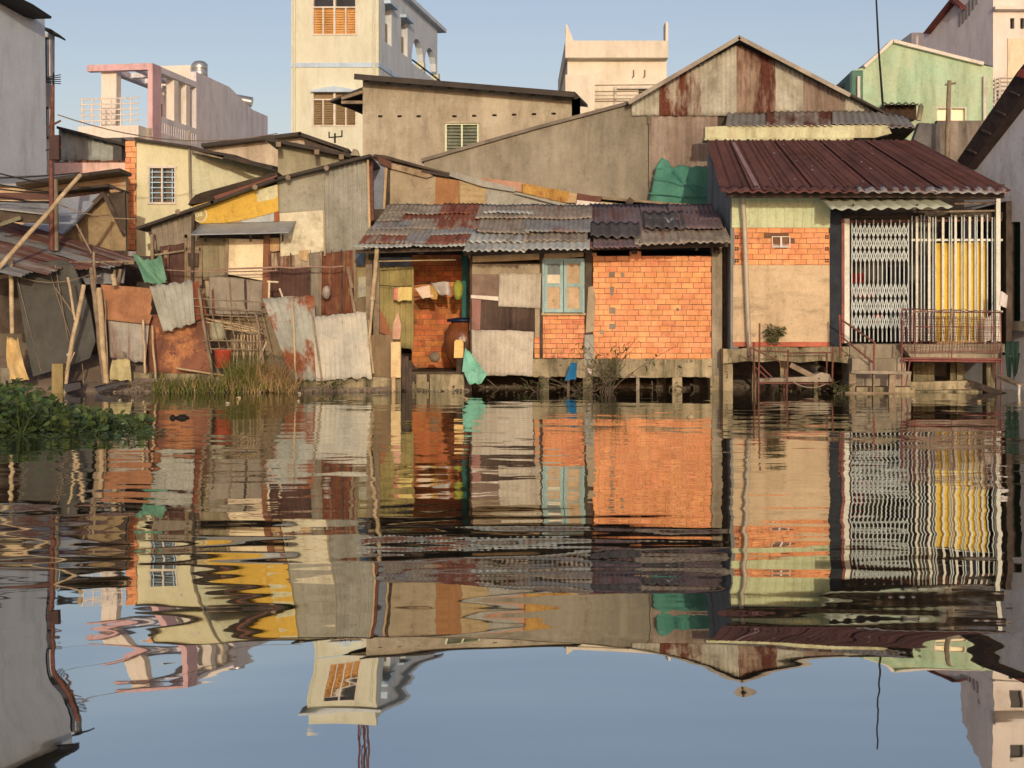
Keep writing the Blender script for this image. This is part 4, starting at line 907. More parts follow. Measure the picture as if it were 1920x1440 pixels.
def left_shack():
    Y = 28.6
    t = thing('tin_shack', 'shack walled with patches of grey and rusty tin under a slanting dark roof', 'shack', P(480, 725, Y))
    slat = tin('grey_slat_tin', A(158,134,104), rust=A(104,78,54), a=.25, c2=A(132,110,84), st=(1.5,.1,1))
    g2 = tin('grey_tall_tin', A(164,146,118), rust=A(116,84,60), a=.2, c2=A(140,124,98), st=(1.5,.1,1))
    def sh(q, m, dy=0, name='tin_patch', **k):
        mb = MB(); y = Y-.02-dy; kk = dict(pitch=.085, amp=.012, warp=.02, jag=.012, seed=len(bpy.data.meshes) % 40); kk.update(k)
        mb.sheet([P(a, b, y) for a, b in q], **kk); return mb.build(name, m, t)
    def pan(q, m, dy=0, name='wall_panel', d=.02):
        mb = MB(); mb.poly(q, Y-.02-dy, d); return mb.build(name, m, t)
    mb = MB(); mb.poly([(282,430),(688,300),(690,720),(282,720)], Y+.06, .1); mb.build('wall_backing', wood_d, t)
    # the roof: dark tin on a raking beam, a second curled layer above it
    for (a, b), dy, w, dep in ((((256,428),(400,378)),.35,.05,4),(((395,380),(520,333)),.35,.05,4),(((515,336),(694,291)),.35,.05,4)):
        mb = MB(); mb.bar(P(*a,Y-dy)+V((0,dep/2,0)), P(*b,Y-dy)+V((0,dep/2,0)), w, dep, up=(0,1,0)); mb.build('roof', roofdark, t)
    mb = MB(); mb.bar(P(262,430,Y-.2), P(520,337,Y-.2), .035, .08); mb.build('rafter', wood_d, t); mb = MB(); mb.bar(P(512,339,Y-.2), P(692,294,Y-.2), .035, .08); mb.build('rafter', wood_d, t)
    mb = MB(); q = [P(352,384,Y-.1),P(358,374,Y-.05),P(366,366,Y),P(378,361,Y),P(520,322,Y),P(520,334,Y),P(400,378,Y)]; mb.hexa(q, [k+V((0,3,0)) for k in q]); mb.build('roof_layer', mat('mossy_dark_tin', C(70,60,48), C(44,38,32), c3=C(96,62,46), a3=.25), t)
    m2 = MB(); m2.poly([(400,368),(470,345),(520,328),(520,333),(404,374)], Y-.15, .1); m2.build('rusty_fascia', mat('red_rust_fascia', A(130,74,52), A(104,58,42)), t)
    for x, y in ((333,398),(478,352),(540,334),(612,316)): mb = MB(); mb.tube([P(x,y-1,Y-.38), P(x+.1,y-1,Y-.2)], .05, 7); mb.build('purlin_end', wood, t)
    # upper wall patches
    sh([(282,424),(362,395),(362,470),(290,470)], slat, pitch=.1, amp=.018)
    sh([(520,336),(612,310),(612,402),(520,402)], mat('flat_grey_board', A(170,150,116), A(152,134,104), sc=3, c3=A(134,114,86), a3=.25), amp=0, dy=-.01)
    sh([(608,312),(692,296),(692,480),(608,480)], g2, pitch=.088, amp=.016, dy=.01)
    sg = pan([(362,386),(440,365),(521,346),(522,396),(470,410),(414,419),(374,419)], mat('yellow_sign', A(218,162,58), A(200,146,56), sc=3, c3=A(188,150,92), a3=.2, sc3=5), .03, 'sign_board')
    # ring and lettering on the yellow sign (worn)
    ex = (P(520,380,Y)-P(400,410,Y)).normalized(); ez = V((-ex.z,0,ex.x)); wm = mat('worn_white_lettering', A(232,210,160), A(206,180,120), sc=12, c3=A(206,150,60), a3=.25, sc3=14)
    c = P(375,403,Y-.06); ring = MB(); n = 28
    for r0, r1 in ((.118,.136),):
        a = [c+V((math.cos(6.2832*i/n)*r0,0,math.sin(6.2832*i/n)*r0)) for i in range(n)]; b = [c+V((math.cos(6.2832*i/n)*r1,0,math.sin(6.2832*i/n)*r1)) for i in range(n)]
        ring.add(a+b, [[i,(i+1)%n,n+(i+1)%n,n+i] for i in range(n)])
    ring.build('sign_ring', wm, sg)
    disc = MB(); disc.add([P(375,403,Y-.053)+V((math.cos(6.2832*i/n)*.117,0,math.sin(6.2832*i/n)*.117)) for i in range(n)], [list(range(n))]); disc.build('sign_disc', mat('sign_disc_tan', A(196,158,96), A(180,144,86)), sg)
    tx = MB(); text_mb(tx, 'bs', .17, c+V((-.085,-.01,-.045)), ex, ez, bold=.006); tx.build('sign_lettering', wm, sg)
    fm = mat('faded_sign_lettering', A(176,132,58), A(196,146,56), sc=10); tx = MB(); text_mb(tx, '2/', .12, P(434,390,Y-.056), ex, ez); text_mb(tx, 'H C   S E', .19, P(420,414,Y-.056), ex, ez); tx.build('sign_lettering', fm, sg)
    lb = pan([(480,358),(519,346),(521,366),(516,372),(484,379)], mat('label_paper', A(226,202,146), A(206,182,128), sc=6, c3=A(170,146,100), a3=.25, sc3=12), .036, 'paper_label')
    sh([(430,412),(517,398),(517,421),(430,421)], mat('blue_white_sheet', A(190,176,150), A(172,160,138)), amp=0, dy=.0)
    pan([(414,419),(452,414),(450,421),(414,422)], plank, .01)
    pan([(514,398),(523,397),(523,420),(514,420)], mat('rusty_board', A(170,92,50), A(140,74,42)), .01)
    # awning with its brackets
    aw = mat('grey_awning_sheet', T(144,132,112,1.7), T(126,114,98,1.7), sc=2, c3=T(104,88,72,1.5), a3=.15, sc3=3, rough=.5)
    mb = MB(); a, b, c_, d = P(378,419,Y-.05), P(556,414,Y-.05), P(541,437,27.75), P(354,441,27.75)
    mb.sheet([a,b,c_,d], amp=0, warp=.012, seed=3); mb.build('awning', aw, t)
    for x in (385, 470, 530): mb = MB(); mb.bar(P(x,440,27.85), P(x,452,Y-.02), .03); mb.build('bracket', wood_d, t)
    # below the awning
    wd = mat('grey_plank_door', A(156,124,86), A(126,98,68), sc=4, c3=A(86,64,44), a3=.25, sc3=6, st3=STREAK_OB)
    sh([(378,446),(426,446),(424,525),(380,525)], tin('plank_tin', A(156,132,92), rust=A(106,80,54), a=.3, st=(1.5,.08,1)), pitch=.14, amp=.014)
    pan([(427,447),(494,449),(492,526),(427,514)], mat('cream_board', A(244,206,152), A(236,196,142), sc=1.5, c3=A(222,180,126), a3=.1, bump=.05), .02)
    pan([(494,440),(506,440),(504,575),(491,575)], mat('rust_brown_post', A(150,94,60), A(120,74,48), sc=4, c3=A(98,60,42), a3=.25), .05, 'post', .1)
    pan([(506,446),(524,446),(524,470),(506,473)], mat('cream_rust_patch', A(206,160,104), A(176,120,72), sc=5), 0)
    d_ = pan([(347,442),(378,442),(376,545),(345,545)], wd, .0, 'door')
    for q in ([(345,440),(351,440),(349,545),(343,545)], [(346,440),(380,440),(380,446),(346,446)], [(348,464),(376,464),(376,470),(348,470)], [(374,440),(380,440),(378,545),(372,545)]): pan(q, wood, .03, 'door_frame', .04)
    sh([(300,462),(346,456),(346,545),(306,545)], tin('dark_rusty_slats', A(104,70,52), rust=A(190,160,124), a=.16, c2=A(78,52,40), st=(1.5,.2,1)), pitch=.1, amp=.014, dy=.035)
    pan([(277,432),(292,440),(296,476),(288,470)], wood_d, .02); pan([(276,458),(292,452),(292,466),(278,470)], wood, .04)
    pan([(524,400),(607,394),(608,471),(526,481)], mat('stained_poster_board', A(228,200,152), A(208,180,134), sc=4, c3=A(178,148,104), a3=.3, sc3=6, soft=.12), .045)
    sh([(506,474),(580,472),(580,506),(506,506)], tin('cream_brown_tin', A(188,158,118), rust=A(120,74,48), a=.45, st=(1.5,.2,1)), .03, pitch=.085)
    sh([(502,502),(582,500),(580,560),(503,558)], w_brown, .05, pitch=.085, amp=.014)
    sh([(580,470),(603,470),(602,600),(580,600)], slat, .035, pitch=.085)
    sh([(600,476),(667,468),(664,590),(599,592)], w_rust, .05, pitch=.095, amp=.014)
    sh([(392,514),(492,528),(490,594),(392,592)], tin('stained_flat_tin', A(164,140,110), rust=A(128,84,58), a=.3, c2=A(140,118,92), sc3=6), .12, amp=.004, pitch=.2)
    sh([(282,540),(690,540),(690,700),(282,700)], wd, -.04, 'lower_wall', amp=0)
    # things fixed to the right end
    pan([(666,470),(690,468),(692,560),(668,560)], mat('olive_board', A(168,138,88), A(140,112,70)), -.02); pan([(667,474),(684,472),(682,498),(668,498)], mat('blue_scrap', A(96,108,112), A(76,88,92)), .05)
    pan([(672,520),(688,518),(690,555),(672,558)], mat('grey_label_board', A(196,172,130), A(150,138,116), sc=5), .05)
    rr = random.Random(5); cm = [wood, wood_d, rustpipe, ply, w_rust, plank]
    for x0, y0, x1, y1, w, k in ((284,440,290,560,.05,0),(362,400,360,545,.05,1),(426,446,424,520,.045,0),(506,470,504,580,.06,2),(580,500,579,600,.05,1),(602,470,600,620,.05,0),(608,396,609,480,.035,3),(664,468,668,610,.06,0),(690,300,694,470,.05,5),
        (300,540,380,536,.04,1),(380,592,494,590,.05,1),(506,560,584,556,.05,1),(600,594,664,592,.05,0),(290,478,345,470,.04,0),(430,520,436,600,.04,0),(460,524,462,600,.05,1),(398,520,401,600,.05,2),(520,474,524,502,.05,2),(640,468,642,600,.03,1),(622,470,620,592,.025,2),(545,474,546,505,.03,1),(316,462,314,540,.03,2)):
        mb = MB(); mb.bar(P(x0,y0,Y-.12-rr.uniform(0,.05)), P(x1,y1,Y-.12-rr.uniform(0,.05)), w*rr.uniform(.7,1.1), .03); mb.build('batten', cm[k], t)
    for q in ([(306,470),(318,468),(317,486),(308,482)], [(384,526),(420,528),(424,560),(388,556)], [(508,562),(540,560),(536,598),(510,596)], [(560,470),(578,468),(576,490),(562,486)], [(352,474),(372,474),(371,500),(353,498)], [(610,560),(640,556),(636,588),(612,590)]):
        mb = MB(); mb.poly(q, Y-.115, .02); mb.build('scrap_patch', cm[rr.randrange(6)], t)
left_shack()

def scrap_fence():
    Y = 27.55
    def leaf(name, q, m, label, ys=None, cat='tin sheet', group='scrap sheets of the fence', flat=False, **k):
        ys = ys or [Y]*4; mb = MB(); kk = dict(pitch=.085, amp=.013, warp=.08, jag=.05, seed=len(label) % 40); kk.update(k)
        if flat: kk['amp'] = 0
        mb.sheet([P(a, b, y) for (a, b), y in zip(q, ys)], **kk); return mb.top(name, m, label, cat, group)
    g1 = tin('fence_grey', A(184,166,134), rust=A(132,78,48), a=.24, c2=A(154,138,110), st=(1.3,.3,1), sc3=5)
    leaf('tin_sheet', [(280,536),(360,526),(366,606),(306,622)], g1, 'bent grey corrugated sheet with rusted holes, hung over the brown sheet', [Y-.05,Y-.05,Y-.2,Y-.2], warp=.1, pitch=.1, amp=.018)
    leaf('tin_sheet', [(355,528),(372,527),(388,592),(366,604)], tin('fence_rust_strip', A(140,74,46), rust=A(200,160,110), a=.18), 'narrow rusted sheet beside the bent grey corrugated sheet', amp=.006)
    leaf('tin_sheet', [(276,588),(390,588),(398,702),(276,698)], mat('big_rust_sheet', A(140,84,56), A(112,66,46), sc=2.0, c3=A(196,122,68), a3=.36, sc3=2.2, soft=.06, c4=A(96,54,40), a4=.25, sc4=7), 'large flat orange brown rusted sheet standing on the ledge', [Y+.1]*4, flat=True)
    leaf('tin_sheet', [(200,597),(279,606),(274,680),(206,670)], tin('fence_grey_wide', A(176,156,128), rust=A(122,76,52), a=.4, c2=A(150,128,102), st=(1.3,.12,1), sc3=3.5), 'grey streaked sheet below the orange plank board', [Y]*4, pitch=.22, amp=.014)
    mb = MB()
    for i in range(4):
        y0 = 533+i*16.5; mb.poly([(189+i*1.5,y0),(255,y0+5),(285,y0+8),(284-i*1.5,y0+25.5),(240,y0+21),(192+i*1.5,y0+16.3)], Y-.06-.004*i, .025)
    mb.top('plank_board', mat('orange_plank', A(180,116,72), A(142,88,54), sc=4, c3=A(120,66,40), a3=.25, sc3=5, st3=(.15,1,1), bump=.5), 'orange brown board of four warped planks nailed to the poles', 'board')
    leaf('tin_sheet', [(492,562),(588,553),(600,712),(548,714)], tin('fence_grey_rustpatch', A(180,164,134), rust=A(150,84,50), a=.46, c2=A(150,136,110), st=(1.0,.6,1), sc3=2.0, soft=.035), 'tall leaning corrugated sheet with a big rust patch, right of the bamboo rack', [Y,Y,Y-.25,Y-.3], pitch=.1, amp=.016)
    leaf('tin_sheet', [(586,594),(686,584),(697,708),(592,714)], tin('fence_pale', A(206,180,142), rust=A(170,100,58), a=.16, c2=A(176,158,130), st=(1.2,.3,1), sc3=3), 'broad pale corrugated sheet with rusty foot, nearest the concrete post', [Y-.08,Y-.08,Y-.3,Y-.3], pitch=.088, amp=.014, warp=.06)
    # bamboo rack
    t = thing('bamboo_rack', 'leaning rack of thin bamboo sticks between the rusty sheets', 'rack', P(430, 705, Y))
    rk = MB(); rows = [(357,560,494,566),(360,574,494,583),(368,589,494,596),(380,639,496,640),(382,654,497,656)]
    for i, (a, b, c, d) in enumerate(rows):
        m2 = MB(); m2.tube(wob(P(a,b,Y-.05), P(c,d,Y-.05), 7, .018, i), .012, 6); m2.build('rail', wood, t)
    for i, x in enumerate((374,392,408,424,440,456,472,486)):
        m2 = MB(); m2.tube(wob(P(x,562+i*.4,Y-.03), P(x+22,662,Y-.0), 6, .012, i+20), .009 if i else .02, 6); m2.build('stick', wood, t)
    for i, (a, b, c, d) in enumerate(((384,596,480,620),(386,604,492,625),(420,616,494,626),(400,600,494,618),(424,612,490,622))):
        m2 = MB(); m2.tube(wob(P(a,b,Y+.1+.03*i), P(c,d,Y+.1+.03*i), 6, .02, i+40), .014, 6); m2.top('bamboo_stick', bamboo, 'loose bamboo stick laid across inside the bamboo rack', 'stick', 'bamboo sticks piled in the rack')
    for i in range(9):
        x = 440+i*6; m2 = MB(); m2.tube(wob(P(x,628,Y+.15), P(x+R.uniform(-4,8),700,Y+.1), 4, .02, i+60), .012, 5); m2.top('bamboo_stick', bamboo, 'bamboo stake standing upright behind the bamboo rack', 'stick', 'upright stakes behind the rack')
    b = MB(); b.lathe(P(408,640,Y+.25), [(0,0),(.12,0),(.16,.1),(.16,.3),(.12,.36),(0,.37)], 14); b.top('grey_pot', mat('grey_pot', A(168,150,110), A(140,124,92)), 'round grey pot behind the bamboo rack', 'pot')
    b = MB(); b.lathe(P(418,690,Y-.12), [(0,0),(.12,0),(.155,.3),(.165,.31),(.16,.33),(.145,.32),(.11,.03),(0,.02)], 18); b.top('bucket', mat('red_bucket', A(204,84,56), A(180,66,44), rough=.4), 'red plastic bucket on the ledge under the bamboo rack', 'bucket')
    ex = [(286,610,292,716,.02),(372,540,398,706,.028),(268,600,272,700,.022),(480,590,500,716,.02),(548,560,556,716,.018),(232,660,236,716,.025),(330,690,420,704,.02),(440,700,520,712,.018),(690,600,700,700,.02),(196,560,202,700,.015),(500,640,470,716,.016),(584,580,604,720,.02)]
    for i, (x0,y0,x1,y1,r) in enumerate(ex):
        mb = MB(); mb.tube(wob(P(x0,y0,Y-.16), P(x1,y1,Y-.3), 6, .02, i+90), r, 6); mb.top('scrap_stick', wood if i % 2 else bamboo, 'crooked stick leaning among the scrap sheets of the fence', 'stick', 'sticks leaning on the scrap fence')
    # ledge below the fence
    mb = MB(); mb.poly([(205,694),(280,700),(470,702),(470,726),(205,722)], Y-.1, .8); mb.poly([(700,707),(752,709),(752,742),(540,742),(540,715),(640,712)], Y-.15, .8); mb.top('bank_ledge', conc_moss, 'mossy concrete ledge at the foot of the tin fence', 'ledge')
    # pvc pipes
    p = MB(); p.tube([P(504,565,Y+.1), P(505,526,Y+.1)], .022, 8); p.tube([P(501,528,Y+.1), P(522,529,Y+.1)], .018, 8); p.top('water_pipe', mat('cream_pvc', A(226,190,140), A(206,170,122), rough=.4), 'cream pipe with a tee, standing above the leaning corrugated sheet', 'pipe')
    p = MB(); p.tube([P(524,541,Y+.1), P(531,560,Y+.1)], .018, 8); p.top('pipe_stub', mat('cream_pvc', (1,1,1)), 'short slanting cream pipe stub right of the pipe tee', 'pipe')
    w = MB(); w.tube([P(400,505,28.0)]+[P(500+12*i, 502-1.2*math.sin(i*1.1)-i*.2, 28.0) for i in range(13)], .016, 6); w.tube(bez(P(310,506,28.05), P(520,507,28.05), .03), .012, 5); w.top('clothes_line', mat('pinkish_rope', A(176,130,98), A(140,100,76)), 'twisted pinkish rope strung across the tin shack front', 'rope')
    b = MB(); b.lathe(P(612,561,28.2), [(0,0),(.05,.02),(.085,.1),(.07,.19),(.03,.24),(0,.25)], 10); b.top('plastic_bag', mat('silver_bag', A(190,160,130), A(150,120,96), sc=12, rough=.3, bump=.8), 'small knotted clear plastic bag on the rusty tin wall', 'bag')
    p = MB(); p.bar(P(652,500,27.9), P(660,540,27.9), .06, .04); p.bar(P(657,540,27.85), P(668,600,27.85), .05, .05); p.top('leaning_batten', wood, 'crooked batten leaning on the rusty tin at the shack corner', 'batten')
    # green sack, pole bundle, rubber sheet
    g = MB(); gm = mat('sage_tarp', A(122,154,112), A(98,130,92), sc=3, c3=A(76,108,76), a3=.2, rough=.6)
    g.sheet([P(247,474,27.7),P(286,488,27.6),P(312,530,27.5),P(276,534,27.5)], .25, 0, warp=.16, jag=.08, seed=2, cr=.14, nv=18); g.sheet([P(282,486,27.66),P(302,478,27.7),P(314,528,27.6),P(290,532,27.55)], .2, 0, warp=.12, jag=.06, seed=4, cr=.1, nv=14)
    g.top('tarp_bundle', gm, 'crumpled sage green tarp caught on the fence poles', 'tarp')
    for i, (a, b, r, lab) in enumerate((((172,502),(196,722),.05,'dark split pole, left one of the close pair at the fence end'),((184,540),(200,728),.06,'pale thick pole standing right of the dark split pole'),((176,472),(178,545),.025,'thin stick rising above the pole pair'),((20,480),(23,625),.045,'pale post under the rusty roof, left of the rubber sheet'),((104,540),(140,592),.018,'grey branch stub leaning into the forked stick'),((212,516),(216,536),.05,'short pale stub post above the plank board'),((146,600),(158,735),.013,'thin dark bent twig before the rubber sheet'))):
        mb = MB(); mb.tube(wob(P(*a,27.35), P(*b,27.25), 8, .02, i+3), r, 7, r*.9); mb.top('wooden_pole' if r > .02 else 'stick', bamboo if i % 2 else wood, lab, 'pole' if r > .02 else 'stick')
    f = MB(); f.tube(wob(P(157,534,26.75), P(132,660,26.7), 6, .015, 4), .04, 7, .04); f.tube([P(132,660,26.7), P(127,690,26.65), P(121,745,26.6)], .042, 7, .03); f.tube(wob(P(127,520,26.75), P(141,600,26.72), 5, .02, 9), .024, 6); f.tube([P(140,660,26.6), P(122,700,26.6)], .012, 5)
    f = f.top('forked_stick', bamboo, 'pale forked stick standing in the shallow water at left', 'stick')
    k = MB(); k.lathe(P(129.5,668,26.7), [(0,0),(.04,0),(.045,.04),(0,.06)], 8); k.build('white_tie', white_paint, f)
    rb = MB(); q = [(27,505),(60,496),(118,486),(138,498),(152,528),(170,585),(179,640),(168,672),(120,690),(62,706),(52,660)]
    yy = [27.6,27.6,27.6,27.5,27.5,27.35,27.2,27.1,27.0,26.95,27.1]; fr = [P(a,b,y) for (a,b),y in zip(q,yy)]; rb.hexa(fr, [k+V((.0,.03,.005)) for k in fr])
    r0 = rb.top('rubber_sheet', mat('dark_rubber_sheet', A(88,78,62), A(70,62,50), sc=2, c3=A(110,96,74), a3=.2, sc3=3, rough=.7, bump=.2, bsc=6), 'big dark grey rubber sheet leaning against the old roof', 'sheet')
    cd = MB()
    for a, b in (((90,500),(138,648)), ((32,520),(78,700)), ((104,498),(128,640))): cd.tube(bez(P(a[0],a[1],27.42), P(b[0],b[1],26.98), .02), .007, 5)
    cd.tube(bez(P(22,514,27.3), P(168,515,27.2), .14), .007, 5); cd.build('cord', wire_l, r0)
    s = MB(); a, b = P(97,682,26.6), P(120,735,26.6); s.box(a.x, 26.6, -.6, b.x-.02, 26.85, a.z); s.top('stub_post', plast('mossy_post', A(176,140,84), A(140,112,66), st=A(110,96,56), a=.3), 'short square mossy concrete post at the water, left of the forked stick', 'post')
    y = MB(); y.sheet([P(12,632,26.8),P(34,634,26.8),P(56,716,26.5),P(12,710,26.6)], .12, 0, warp=.16, jag=.07, seed=6, cr=.12, nv=18); y.top('paper_sack', mat('tan_sack', A(226,176,104), A(200,150,86), sc=3, rough=.8, bump=.6, bsc=6), 'upright crumpled tan sack standing by the water plants', 'sack')
    y = MB(); y.sheet([P(211,673,27.2),P(242,673,27.2),P(246,714,27.05),P(206,712,27.05)], .1, 0, warp=.1, jag=.05, seed=7, cr=.09, nv=16); y.top('yellow_sack', mat('yellow_woven_sack', A(196,166,106), A(166,138,86), sc=4, rough=.8), 'yellowish woven sack below the grey streaked sheet', 'sack')
    for i, q in enumerate(([(176,728),(232,716),(236,719),(182,735)], [(118,722),(150,716),(152,728),(122,736)])):
        m = MB(); p4 = [P(*k, 26.55) for k in q]; m.hexa(p4, [k+V((0,.12,.03)) for k in p4]); m.top('plastic_strip', mat('blue_black_plastic', C(44,48,62), C(30,32,42), rough=.4), ('long' if i == 0 else 'short')+' blue black plastic strip lying on the muddy waterline', 'plastic')
    s = MB(); s.pbox(0, 690, 22, 722, 26.7, .3); s.top('grey_block', conc, 'grey block standing at the left edge behind the water plants', 'block')
scrap_fence()

def old_roofs():
    # low rusty roof at far left, ribs running down to the right
    rp = pl3(P(-20,425,30.4), P(250,486,28.6), P(120,500,27.6))
    t = thing('rusty_roof_shed', 'low shed at the left edge with streaky rusty roof sheets', 'shed', P(110, 690, 28.5))
    mm = [tin('old_roof_a', T(152,134,112,1.0), rust=T(104,62,46,1.0), a=.5, st=(1.6,.07,1), sc3=2.5, c2=T(118,100,84,1.0)), tin('old_roof_b', T(112,68,50,1.0), rust=T(146,128,108,1.0), a=.35, st=(1.6,.07,1), sc3=2.5), tin('old_roof_c', T(136,124,108,1.0), rust=T(92,56,42,1.0), a=.3, st=(1.6,.07,1))]
    strips = [((-60,400),(30,418),(262,486),(238,494),0,3),((-60,416),(-60,404),(244,487),(222,500),1,2.2),((-70,432),(-60,414),(232,495),(200,503),2,1.4),((-80,450),(-70,430),(206,500),(150,506),1,.8),((-90,472),(-80,446),(120,500),(90,515),0,.6),((-100,492),(-90,466),(70,503),(40,518),2,.1)]
    for i, (a, b, c, d, k, o) in enumerate(strips):
        q = Pl(rp.p+rp.n*.02*o, rp.n); mb = MB(); mb.sheet([P(*a,q), P(*b,q), P(*c,q), P(*d,q)], .1, .012, warp=.03, jag=.06, seed=i+2, nv=14); mb.build('roof_sheet', mm[k], t)
    for a, b in (((100,495),(252,492)), ((0,520),(120,500))): mb = MB(); mb.bar(P(*a,27.9), P(*b,28.1), .07, .08); mb.build('purlin', wood, t)
    mb = MB(); mb.pbox(-60, 480, 300, 700, 29.6, .1); mb.build('rear_wall', wood_d, t)
    mb = MB(); mb.pbox(-60, 625, 60, 720, 28.2, .2); mb.build('low_wall', plast('brown_low_wall', A(120,98,70), A(92,74,54)), t)
    mb = MB(); mb.sheet([P(140,500,28.3),P(235,500,28.3),P(232,530,28.0),P(160,532,28.0)], .2, .006, warp=.04, seed=3); mb.build('grey_sheet', mat('blue_grey_sheet', A(150,138,124), A(126,116,106)), t)
    for x in (216, 226): mb = MB(); mb.bar(P(x,505,28.0), P(x-4,536,28.0), .05); mb.build('post', wood, t)
    # grey smooth roof with plank gable
    Y = 31.5
    t = thing('plank_gable_shed', 'shed with smooth grey roof and weathered plank gable beside the brick pillar', 'shed', P(180, 690, Y))
    mb = MB(); mb.poly([(118,440),(198,364),(236,408),(236,470),(118,470)], Y, .12); mb.build('plank_gable', mat('gable_planks', A(168,132,86), A(136,104,68), sc=5, c3=A(96,74,50), a3=.25, sc3=8, st3=(1.4,1,.08)), t)
    mb = MB(); q = [P(196,362,Y-.25), P(114,440,Y-.25), P(20,425,Y+1.2), P(104,366,Y+4)]; q = [P(100,374,Y-.2),P(194,362,Y-.2),P(118,438,Y-.6),P(36,426,Y-.4)]; mb.hexa(q, [k-V((0,0,.05))+V((0,.05,0)) for k in q]); mb.build('roof', mat('smooth_grey_sheet', A(150,140,128), A(134,126,118), sc=1, c3=A(112,106,102), a3=.14, rough=.5), t)
    for a, b in (((196,362),(116,440)), ((196,364),(234,440))): mb = MB(); mb.bar(P(*a,Y-.3), P(*b,Y-.1), .09, .08); mb.build('verge', wood_d, t)
    mb = MB(); mb.poly([(202,362),(234,358),(236,440),(226,430),(214,396)], Y-.2, .1); mb.build('dark_boards', wood_d, t)
    mb = MB(); mb.poly([(100,358),(200,350),(206,362),(100,372)], Y+.3, .1); mb.build('eave_board', mat('pinkish_old_board', A(160,118,92), A(130,94,74), c3=A(96,76,62), a3=.3), t)
    mb = MB(); mb.bar(P(100,360,Y), P(212,350,Y), .05, .6); mb.bar(P(210,350,Y), P(236,360,Y), .05, .6); mb.build('roof_edge', roofdark, t)
    Y = 33
    t = thing('tan_gable_house', 'low tan wall and thin black roof edge left of the brick pillar', 'house', P(120, 690, Y))
    mb = MB(); mb.wall([(-60,342),(40,350),(236,330)], 640, [], Y, .2); mb.build('wall', plast('tan_orange_wall', A(200,160,112), A(180,142,100), st=A(190,110,70), a=.2), t)
    mb = MB(); mb.bar(P(44,349,Y-.3), P(236,323,Y-.3), .07, 1.0); mb.build('roof', roofdark, t)
    mb = MB(); q = [P(-40,332,Y+1),P(232,322,Y+1),P(236,324,Y-.2),P(60,344,Y-.2),P(-40,345,Y-.2)]; mb.hexa(q, [k-V((0,0,.04)) for k in q]); mb.build('grey_roof', T and mat('light_grey_roof', A(160,146,126), A(140,128,112)), t)
    # dark timber pergola frame, rusted mast, wires and the long bamboo pole
    Y = 28.8
    t = thing('timber_awning', 'dark boarded awning frame at the left edge under the wires', 'awning', P(50, 690, Y))
    mb = MB(); mb.poly([(-40,385),(0,390),(105,402),(104,420),(30,416),(-40,412)], Y, .1); mb.build('fascia', wood_d, t)
    mb = MB(); mb.poly([(-40,362),(98,360),(98,374),(-40,374)], Y+.5, .08); mb.build('brown_board', mat('brown_board', A(112,72,54), A(88,58,44)), t)
    mb = MB(); q = [P(-40,378,Y+.4),P(100,376,Y+.4),P(104,402,Y-.1),P(-40,386,Y-.1)]; mb.hexa(q, [k-V((0,0,.03)) for k in q]); mb.build('roof', mat('pale_grey_awning', A(168,152,130), A(148,134,116)), t)
    mb = MB(); mb.bar(P(-10,425,Y-.1), P(40,408,Y-.1), .07); mb.build('strut', mat('olive_strut', A(140,122,84), A(110,96,66)), t)
    t = thing('power_mast', 'rusted steel mast lashed to a wooden post carrying several wires', 'mast', P(98, 690, 28.4))
    mb = MB(); mb.tube([P(97,470,28.4), P(96,300,28.4), P(99,160,28.4)], .05, 8, .035); mb.build('mast_pole', rustpipe, t)
    mb = MB(); mb.tube(wob(P(103,470,28.5), P(101,336,28.5), 5, .01, 3), .075, 8); mb.build('wooden_post', wood, t)
    mb = MB(); mb.pbox(92, 253, 110, 299, 28.3, .16); mb.build('meter_box', mat('rust_box', A(92,62,48), A(70,46,38)), t)
    mb = MB(); mb.tube([P(88,240,28.4), P(114,226,28.4)], .02, 5); mb.tube([P(86,282,28.4), P(118,275,28.4)], .015, 5); mb.build('cross_arm', rustpipe, t)
    mb = MB(); mb.tube(wob(P(-10,512,26.9), P(151,328,28.0), 8, .012, 5), .045, 8, .04); mb.top('bamboo_pole', bamboo, 'long straight bamboo pole slanting up across the old roofs', 'pole')
    wr = [((-20,320),(95,345)),((-20,342),(97,360)),((-20,352),(98,362)),((-20,366),(97,381)),((-20,376),(97,378)),((-20,334),(150,324))]
    for i, (a, b) in enumerate(wr): mb = MB(); mb.tube(bez(P(*a,28.4), P(*b,28.4), .02), .014, 5); mb.top('power_wire', wire_m, 'dark wire running from the left edge to the rusted mast', 'wire', 'wires at the mast')
    for a, b, s, l in (((108,215),(520,250),.3,'thin grey wire sagging from the mast across the pink house'),((110,383),(255,410),.08,'pale cable from the wooden post to the brick pillar'),((143,420),(172,475),.0,'thin pale stick lying over the rusty roof')):
        mb = MB(); mb.tube(bez(P(*a,28.3), P(*b,28.3 if b[0] < 300 else 32), s), .011 if b[0] != 172 else .02, 5); mb.top('cable' if 'stick' not in l else 'stick', wire_l, l, 'cable' if 'stick' not in l else 'stick')
old_roofs()
